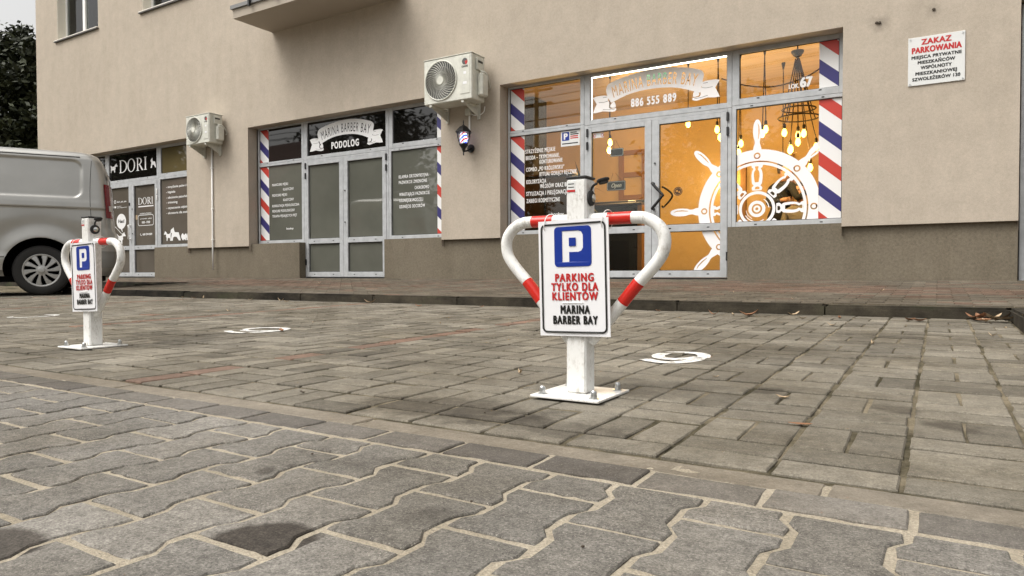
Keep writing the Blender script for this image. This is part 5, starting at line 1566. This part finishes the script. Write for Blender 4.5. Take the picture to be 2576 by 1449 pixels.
for k, (x, y) in enumerate(from_right(((-.499, 4.209), (.219, 3.955), (.30, 4.42), (-.24, 3.374), (-1.183, 1.98), (-.598, 2.21), (-3.78, 3.15), (-3.40, 3.12), (-7.43, 3.43), (-4.9, 3.6), (-2.6, 3.4), (-.35, 1.95), (-5.9, 3.9)))):
    leaf(x, y, rnd.randrange(3, 5), 'leaf_pale', ORD[k] + ' from the right of the pale scraps on the parking bricks', G2, s=rnd.uniform(.35, .8))
G3 = 'scraps on the pavement'
for k, (x, y) in enumerate(from_right(((-1.5, 6.1), (-.4, 6.6), (-6.6, 6.0), (-7.5, 7.0), (-5.2, 5.6), (-.9, 5.4)))):
    leaf(x, y, 4, 'leaf_pale', ORD[k] + ' from the right of the pale scraps on the raised pavement', G3, z=zw(y), s=rnd.uniform(.4, .8))
G4 = 'dark pebbles on the near pavers'
for k, (x, y) in enumerate(from_right(((-1.02, .93), (-.60, .86), (-.38, .79), (-1.9, .95), (-.55, 1.45), (-.95, 1.42), (-.30, .70)))):
    mb = MB().lathe([(.003, -.002), (.006, .001), (.005, .004), (.001, .006)], (0, 0, 0), 'z', 7)
    o = mb.build('pebble', M['leaf_dark'], smooth=True); s = rnd.uniform(.3, .6)
    o.location = (x, y, (0 if y < 1.2 else zp(y)) + .0025); o.scale = (s * 1.4, s, s); o.rotation_euler = (0, 0, rnd.uniform(0, 3))
    tag(o, ORD[k] + ' from the right of the tiny dark pebbles on the near paving', 'pebble', G4)
# ---------------------------------------------------------------- silver panel van
VROT = math.atan2(.87, .492)
van = thing('panel_van', 'silver panel van parked at the left edge with its rear over the kerb', 'van', (-11.02, 5.10, zp(4.7)), VROT)
WB = -3.098                                # front axle, rear axle at x = 0, +x to the rear, -y = side in view
def lerp_tab(t, x):
    if x <= t[0][0]: return t[0][1]
    for (a, va), (b, vb) in zip(t, t[1:]):
        if x <= b: 
            u = (x - a) / (b - a); return va + (vb - va) * u
    return t[-1][1]
HWt = [(.26, .88), (.34, .925), (.50, .945), (.54, .936), (.75, .950), (1.0, .958), (1.17, .950), (1.19, .962), (1.26, .955), (1.30, .945), (1.60, .910), (1.86, .865), (1.92, .830), (1.955, .780), (1.985, .66), (2.0, .45), (2.005, .1)]
XRt = [(.26, .80), (.40, .84), (.60, .855), (.86, .855), (.90, .825), (1.0, .82), (1.5, .79), (1.70, .765), (1.83, .72), (1.92, .66), (1.97, .57), (2.005, .45)]
XFt = [(.26, -3.78), (.40, -3.88), (.75, -3.90), (.95, -3.80), (1.12, -3.55), (1.25, -3.35), (1.85, -2.50), (1.955, -2.25), (2.005, -2.0)]
def sdb(x, z, x0, x1, z0, z1, r):
    cx, cz = (x0 + x1) / 2, (z0 + z1) / 2
    dx, dz = abs(x - cx) - (x1 - x0) / 2 + r, abs(z - cz) - (z1 - z0) / 2 + r
    return math.hypot(max(dx, 0), max(dz, 0)) + min(max(dx, dz), 0) - r
def ss(a, b, x):
    t = max(0, min(1, (x - a) / (b - a))); return t * t * (3 - 2 * t)
def relief(x, z):
    d = 0
    for (a, b) in ((-1.30, .49), (-2.18, -1.36)):
        s = sdb(x, z, a, b, 1.305, 1.862, .13)
        d -= .024 * (1 - ss(-.045, .0, s))
    for wx in (0, WB):
        r = math.hypot(x - wx, z - .345)
        d += .026 * math.exp(-((r - .43) / .085)**2) * (1 if z > .3 else 0)
        d -= .010 * math.exp(-((r - .62) / .09)**2) * ss(.5, .8, z)
    return d
def body_pt(side, u, z):
    """side -1/+1, u = x position along the flank up to the rounded rear corner; returns point"""
    hw_, xr = lerp_tab(HWt, z), lerp_tab(XRt, z)
    return hw_, xr
RC = .16
def ring(z):
    hw_, xr, xf = lerp_tab(HWt, z), lerp_tab(XRt, z), lerp_tab(XFt, z)
    pts = []
    n1, nc, nr, nf = 230, 10, 14, 16
    rc = min(RC, hw_ * .8); rf = min(.45, hw_ * .9)
    xs0, xs1 = xf + rf, xr - rc
    def taper(x): return 1 - .030 * ss(.2, .95, x)
    def flank(side):
        out = []
        for i in range(n1 + 1):
            x = xs0 + (xs1 - xs0) * i / n1
            y = hw_ * taper(x) + (relief(x, z) if .3 < z < 1.9 else 0)
            out.append((x, side * y, z))
        return out
    L_ = flank(-1)
    yc = hw_ * taper(xs1)
    cl = [(xs1 + rc * math.sin(R(90 * k / nc)), -(yc - rc + rc * math.cos(R(90 * k / nc))), z) for k in range(1, nc + 1)]
    rear = [(xr + .025 * (1 - (2 * k / nr - 1)**2), -(yc - rc) + 2 * (yc - rc) * k / nr, z) for k in range(1, nr)]
    cr = [(p[0], -p[1], z) for p in reversed(cl)]
    R_ = list(reversed(flank(1)))
    yf_ = hw_
    f1 = [(xs0 - rf * math.sin(R(90 * k / nf)), (yf_ - rf + rf * math.cos(R(90 * k / nf))), z) for k in range(1, nf + 1)]
    fm = [(xf - .06 * (1 - (2 * k / nr - 1)**2), (yf_ - rf) - 2 * (yf_ - rf) * k / nr, z) for k in range(1, nr)]
    f2 = [(p[0], -p[1], z) for p in reversed(f1)]
    idx = dict(fl=(0, n1), corner=(n1, n1 + nc), rear=(n1 + nc, n1 + nc + nr))
    return L_ + cl + rear + cr + R_ + f1 + fm + f2, idx
zlist = [.26, .28, .30, .34, .40, .46, .50, .52, .54, .60] + [.64 + .035 * i for i in range(15)] + [1.15, 1.17, 1.18, 1.19, 1.205, 1.225] + [1.245 + .0135 * i for i in range(12)] + [1.43 + .04 * i for i in range(9)] + [1.79 + .012 * i for i in range(9)] + [1.90, 1.915, 1.93, 1.942, 1.955, 1.97, 1.985, 1.993, 2.0, 2.005]
rings = [ring(z)[0] for z in zlist]; IDX = ring(1.0)[1]; n = len(rings[0])
mb = MB()
fs = []
for j in range(len(rings) - 1):
    for i in range(n): fs.append((j * n + i, j * n + (i + 1) % n, (j + 1) * n + (i + 1) % n, (j + 1) * n + i))
fs.append(tuple(range(n - 1, -1, -1))); fs.append(tuple((len(rings) - 1) * n + i for i in range(n)))
mb.add([p for r in rings for p in r], fs)
body = mb.build('body', [M['van_paint'], M['void']], van, local=True)
body.data.polygons.foreach_set('material_index', [0] * len(body.data.polygons))
cut = MB()
for wx in (0, WB):
    for s in (-1, 1):
        cut.lathe([(.425, s * .55), (.425, s * 1.2)], (wx, 0, .348), 'y', 48)
cutter = cut.build('cutter', M['void'])
body_p = body.parent; body.parent = None
md = body.modifiers.new('arches', 'BOOLEAN'); md.object = cutter; md.operation = 'DIFFERENCE'; md.solver = 'EXACT'
bpy.context.view_layer.update()
dg = bpy.context.evaluated_depsgraph_get()
nm_ = bpy.data.meshes.new_from_object(body.evaluated_get(dg))
body.modifiers.clear(); body.data = nm_; body.parent = body_p
bpy.data.objects.remove(cutter)
nm_.materials.clear(); nm_.materials.append(M['van_paint']); nm_.materials.append(M['void'])
for pl_ in nm_.polygons:
    c = pl_.center
    inside = any(math.hypot(c.x - wx, c.z - .348) < .4255 for wx in (0, WB)) and abs(c.y) < .99
    pl_.material_index = 1 if (inside or (c.z < .262)) else 0
    pl_.use_smooth = True
nm_.set_sharp_from_angle(angle=R(38))

def strip_on(z0, z1, i0, i1, off, nz=10):
    """patch following the body surface between ring indices, pushed out by off"""
    mb = MB(); zz = [z0 + (z1 - z0) * k / nz for k in range(nz + 1)]; rr_ = [ring(z)[0] for z in zz]; m_ = i1 - i0 + 1; vs_ = []
    for r in rr_:
        for i in range(i0, i1 + 1):
            p, q, o = Vector(r[i]), Vector(r[(i + 1) % n]), Vector(r[i - 1])
            t = (q - o).normalized(); nn = Vector((t.y, -t.x, 0))
            if nn.y * p.y < 0 and abs(p.y) > .5: nn = -nn
            vs_.append(p + nn * off)
    fs = [(j * m_ + i, j * m_ + i + 1, (j + 1) * m_ + i + 1, (j + 1) * m_ + i) for j in range(nz) for i in range(m_ - 1)]
    return mb.add(vs_, fs)
def mirror(mb):
    o = MB(); o.add([(v[0], -v[1], v[2]) for v in mb.v], [tuple(reversed(f)) for f in mb.f]); return o
c0, c1 = IDX['corner']
for s, nm in ((0, ''), (1, '')):
    def pb(mb, name, m, **kw):
        (mirror(mb) if s else mb).build(name, M[m], van, local=True, smooth=True, recalc=False, **kw)
    pb(strip_on(1.06, 1.53, c0 + 4, c1 + 2, .010, 12), 'tail_lamp', 'lamp_red')
    pb(strip_on(1.155, 1.23, c0 + 6, c1 + 2, .014, 3), 'reversing_lamp', 'lamp_clear')
    pb(strip_on(.37, .60, c0 - 5, c1 + 6, .012, 6), 'bumper', 'van_bumper')
    pb(strip_on(.60, .885, c0 - 5, c1 + 6, .010, 6), 'bumper_cover', 'van_paint')
    pb(strip_on(1.60, 1.66, c1 - 3, c1 + 1, .016, 3), 'door_hinge', 'van_paint')
    pb(strip_on(1.17, 1.30, c1 + 0, c1 + 1, .016, 3), 'door_hinge', 'van_paint')
    # sill moulding and seams
    def flank_line(pts, r=.004, off=.001):
        out = []
        for x, z in pts:
            hw_ = lerp_tab(HWt, z) * (1 - .030 * ss(.2, .95, x)) + (relief(x, z) if .3 < z < 1.9 else 0)
            out.append((x, (-hw_ - off) * (1 if s == 0 else -1), z))
        return out
    sy_ = 1
    def line(pts, name, m, r=.0035, off=.0005):
        MB().tube(flank_line(pts, r, off), r, 5).build(name, M[m], van, local=True, smooth=True)
    line([(x_ * .1, .515) for x_ in range(-26, -3)], 'sill_moulding', 'van_bumper', .010, .002)
    line([(-.50 - 0 * k, .40 + .05 * k) for k in range(2)], 'door_seam', 'van_trim', .002)
    line([(-1.33, .36 + .05 * k) for k in range(31)], 'door_seam', 'van_trim')
    line([(-2.25, .36 + .05 * k) for k in range(30)], 'door_seam', 'van_trim')
    line([(-1.30 + .05 * k, 1.888) for k in range(36)], 'roof_gutter', 'van_trim', .007, .002)
    line([(.585 - .02 * math.sin(k * .15), .90 + .045 * k) for k in range(22)], 'door_seam', 'van_trim')
    line([(-1.33 + .05 * k, 1.178) for k in range(36)], 'crease_shadow_gap', 'van_trim', .0025, -.001)  # dark strip as painted shade under the side crease, no real gap
MB().cbox(.86, .90, -.25, .25, .62, .75, .01).build('number_plate', M['sign_white'], van, local=True)
# rear window, windscreen and side windows of the cab
rb0, rb1 = IDX['rear']
strip_on(1.25, 1.70, rb0 + 2, rb1 - 2, .006, 6).build('rear_window', M['glass_house'], van, smooth=True, local=True, recalc=False)
for s in (0, 1):
    w_ = strip_on(1.22, 1.76, 38, 88, .006, 8)
    (mirror(w_) if s else w_).build('side_window', M['glass_house'], van, smooth=True, local=True, recalc=False)
    f0 = n - 14 - 16
wi0 = 2 * (230 + 1) + 2 * 10 + 13 + 8
strip_on(1.30, 1.80, wi0, wi0 + 44 - 16, .008, 8).build('windscreen', M['glass_house'], van, smooth=True, local=True, recalc=False)
for s in (-1, 1):
    MB().lathe([(.11, 0), (.11, .05), (.08, .06)], (-3.80, s * .70 - .0, .82), 'x', 16).build('headlight', M['lamp_clear'], van, local=True, smooth=True, auto=40)
    mb = MB().cbox(-2.75, -2.60, s * 1.08 - .09, s * 1.08 + .09, 1.22, 1.48, .03); mb.cbox(-2.70, -2.64, min(s * .93, s * 1.02), max(s * .93, s * 1.02), 1.25, 1.30, .01)
    mb.build('mirror', M['van_trim'], van, local=True)
MB().box(-3.7, .70, -.80, .80, .18, .259).build('underbody', M['void'], van, local=True)
# wheels
def wheel(x, s):
    w = empty('wheel', (x, s * .82, .336), 0, van)
    q = -s
    o_ = s * .115                           # outward offset of the outer face
    prof = [(.205, -.10), (.24, -.112), (.300, -.112), (.326, -.095), (.334, -.06), (.3345, .06), (.326, .095), (.300, .112), (.24, .112), (.205, .10)]
    MB().lathe(prof, (0, 0, 0), 'y', 56, caps=False).build('tyre', M['tyre'], w, local=True, smooth=True, auto=50)
    for rr_ in (.333,):
        for yy in (-.045, 0, .045): MB().tube([(rr_ * math.cos(R(8 * k)), yy, rr_ * math.sin(R(8 * k))) for k in range(45)], .004, 4, closed=True).build('tread_groove', M['void'], w, local=True)
    MB().lathe([(.208, s * .030), (.208, s * .032)], (0, 0, 0), 'y', 40).build('wheel_disc', M['void'], w, local=True)
    MB().lathe([(.196, s * .092), (.203, s * .104), (.214, s * .106), (.224, s * .104), (.226, s * .092)], (0, 0, 0), 'y', 56, caps=False).build('rim', M['hub_silver'], w, local=True, smooth=True)
    mb = MB(); NS = 10
    for k in range(NS):
        a = 2 * math.pi * k / NS
        secs = []
        for (r_, hwid, yy, sw_) in ((.052, .014, .112, 0), (.09, .017, .110, .03), (.14, .026, .106, .08), (.18, .036, .103, .13), (.203, .040, .100, .15)):
            c_, s_ = math.cos(a + sw_), math.sin(a + sw_)
            for (h_, dy) in ((-hwid, -.016), (-hwid * .75, 0), (hwid * .75, 0), (hwid, -.016)):
                secs.append((r_ * c_ - h_ * s_, s * (yy + dy), r_ * s_ + h_ * c_))
        mb.add(secs, [(i * 4 + j, i * 4 + j + 1, (i + 1) * 4 + j + 1, (i + 1) * 4 + j) for i in range(4) for j in range(3)])
    mb.build('hub_cap_spokes', M['hub_silver'], w, local=True, smooth=True, auto=35)
    MB().lathe([(.072, s * .098), (.064, s * .112), (.042, s * .116), (.036, s * .128), (.020, s * .132)], (0, 0, 0), 'y', 28).build('hub', M['hub_silver'], w, local=True, smooth=True, auto=40)
for x_ in (0, WB):
    for s in (-1, 1): wheel(x_, s)
# ---------------------------------------------------------------- trees and the far side of the yard
def tree(name, label, x, y, h, rx, leafm, seed, nleaf=9000, ls=.10, trunk=.22, group=None, zb=.0, low=.12):
    r = random.Random(seed)
    t = thing(name, label, 'tree', (x, y, zb - .05), group=group)
    mb = MB(); mb.tube(spline([(0, 0, 0), (r.uniform(-.1, .1), r.uniform(-.1, .1), h * .3), (r.uniform(-.2, .2), r.uniform(-.2, .2), h * .65), (0, 0, h * .93)], 5), [trunk * (1 - .9 * i / 15) for i in range(16)], 8)
    mb.build('trunk', M['bark'], t, local=True, smooth=True)
    mb = MB(); tips = []
    nb = 46
    for k in range(nb):
        f = low + (1 - low) * (k + r.random()) / nb
        rad = rx * (1 - ((f - .38) / .66)**2)**.5 if abs(f - .38) < .66 else .15
        rad *= r.uniform(.65, 1.12)
        a = k * 2.4 + r.uniform(-.5, .5)
        z1 = h * f + rad * r.uniform(-.05, .35)
        p0 = (0, 0, h * f * .93); p1 = (math.cos(a) * rad * .5, math.sin(a) * rad * .5, (h * f + z1) / 2 + .1); p2 = (math.cos(a) * rad, math.sin(a) * rad, z1)
        mb.tube([p0, p1, p2], [trunk * .28 * (1 - f * .6), trunk * .16, .012], 5)
        for q_ in range(7): 
            s = .30 + .72 * (q_ + r.random()) / 7
            tips.append((Vector(p0).lerp(Vector(p2), s) + Vector((r.gauss(0, .18), r.gauss(0, .18), r.gauss(0, .14))) * rx * .35, .16 + .26 * r.random()))
    mb.build('limbs', M['bark'], t, local=True)
    vs_ = []; fs = []
    for k in range(nleaf):
        c, sz = tips[r.randrange(len(tips))]
        p = c + Vector((r.gauss(0, 1), r.gauss(0, 1), r.gauss(0, .75))) * sz * rx * .42
        a = Vector((r.uniform(-1, 1), r.uniform(-1, 1), r.uniform(-.9, .5))).normalized(); b = a.cross(Vector((r.uniform(-1, 1), r.uniform(-1, 1), r.uniform(-1, 1)))).normalized()
        l_ = ls * r.uniform(.6, 1.3); i = len(vs_)
        vs_ += [p - a * l_, p + b * l_ * .42, p + a * l_, p - b * l_ * .42]
        fs.append((i, i + 1, i + 2, i + 3))
    MB().add(vs_, fs).build('crown', M[leafm], t, local=True, recalc=False)
    return t
tree('dark_tree', 'dark leafy tree at the left edge behind the van, taller of the two', -27.9, 11.6, 8.7, 2.0, 'crown_dark', 3, 24000, .12, group='trees beside the building', low=.05)
tree('dark_tree', 'dark leafy tree close to the left corner of the building', -26.8, 12.5, 8.3, 2.0, 'crown_dark', 5, 20000, .12, group='trees beside the building', low=.05)
tree('dark_tree', 'dark tree low behind the silver van roof', -30.5, 14.5, 6.6, 3.2, 'crown_dark', 8, 14000, .13, group='trees beside the building', low=.03)

# behind the camera, seen only mirrored in the glass
G = 'trees across the yard, mirrored in the shop glass'
base_t = tree('yard_tree', 'green tree across the yard, mirrored in the right transom of the middle shop', -27.5, -13.5, 9.8, 3.4, 'crown_green', 11, 7000, .22, .25, G)
for (x, y, s, lab) in ((-32.5, -17.5, .92, 'green tree across the yard beside the red-roofed house'), (-22.5, -19, .8, 'green tree across the yard behind the utility pole'), (-10.5, -20, 1.05, 'green tree across the yard mirrored in the lit shop doors'), (-4.5, -17, .9, 'green tree across the yard, nearest the wheel window'), (-40, -21, 1.1, 'green tree at the far end of the yard'), (-52, -13, 1.25, 'large green tree added past the red-roofed house to darken the left shop glass'), (-59, -18, 1.4, 'largest green tree, added farthest left to darken the left shop glass'), (-64, -10, 1.3, 'green tree added beyond the driveway to darken the left shop glass')):  # the last, largest trees are added to darken the left shop's reflections
    c = copy_tree(base_t); c.location = (x, y, -.05); c.scale = (s, s, s); c.rotation_euler = (0, 0, x); c['label'] = lab
hs = thing('red_roofed_house', 'plain house with a red tiled roof across the yard, mirrored in the glass', 'house', (-40.5, -14.0, -.03))
MB().box(-47, -34.5, -20, -10, -.03, 4.6).build('wall', M['house_wall'], hs)
MB().add([(-47.6, -9.4, 4.55), (-33.9, -9.4, 4.55), (-33.9, -20.6, 4.55), (-47.6, -20.6, 4.55), (-46.5, -15, 9.2), (-35.0, -15, 9.2)], [(0, 1, 5, 4), (1, 2, 5), (2, 3, 4, 5), (3, 0, 4), (3, 2, 1, 0)]).build('roof', M['roof_tile'], hs)
for x_ in (-45, -42, -39, -36.5): 
    w = MB().box(x_ - .6, x_ + .6, -9.98, -9.9, 1.2, 2.6).build('window', M['glass_house'], hs)
b2 = thing('garage_block', 'long low garage block across the yard', 'garage', (-16, -24, -.03))
MB().box(-30, 0, -28, -24, -.03, 3.2).build('wall', M['house_wall'], b2)
MB().box(-30.3, .3, -28.3, -23.7, 3.2, 3.45).build('roof', M['flash_grey'], b2)
for k in range(9): MB().box(-29 + 3.2 * k, -26.4 + 3.2 * k, -23.99, -23.95, .0, 2.4).build('garage_door', M['flash_grey'], b2)
up_ = thing('utility_pole', 'wooden utility pole with wires across the yard, mirrored in the lit shop transom', 'utility pole', (-17.6, -13.5, -.03))
MB().tube([(-17.6, -13.5, -.03), (-17.6, -13.5, 10.2)], [.15, .10], 10).build('pole', M['bark'], up_, smooth=True)
for z_ in (9.6, 8.9): MB().box(-18.5, -16.7, -13.56, -13.44, z_, z_ + .10).build('cross_arm', M['bark'], up_)
for k, (dx, z_) in enumerate(((-.85, 9.75), (0, 10.15), (.85, 9.75), (-.8, 9.05), (.8, 9.05))):
    MB().tube([(-17.6 + dx + (xx if 1 else 0), -13.5 + xx * .06, z_ - .9 * (1 - (xx / 25)**2) + .9 - .9 + .9 * (xx / 25)**2 * 0) for xx in [-25 + 2.5 * i for i in range(21)]], .02, 4).build('wire', M['lamp_black'], up_)
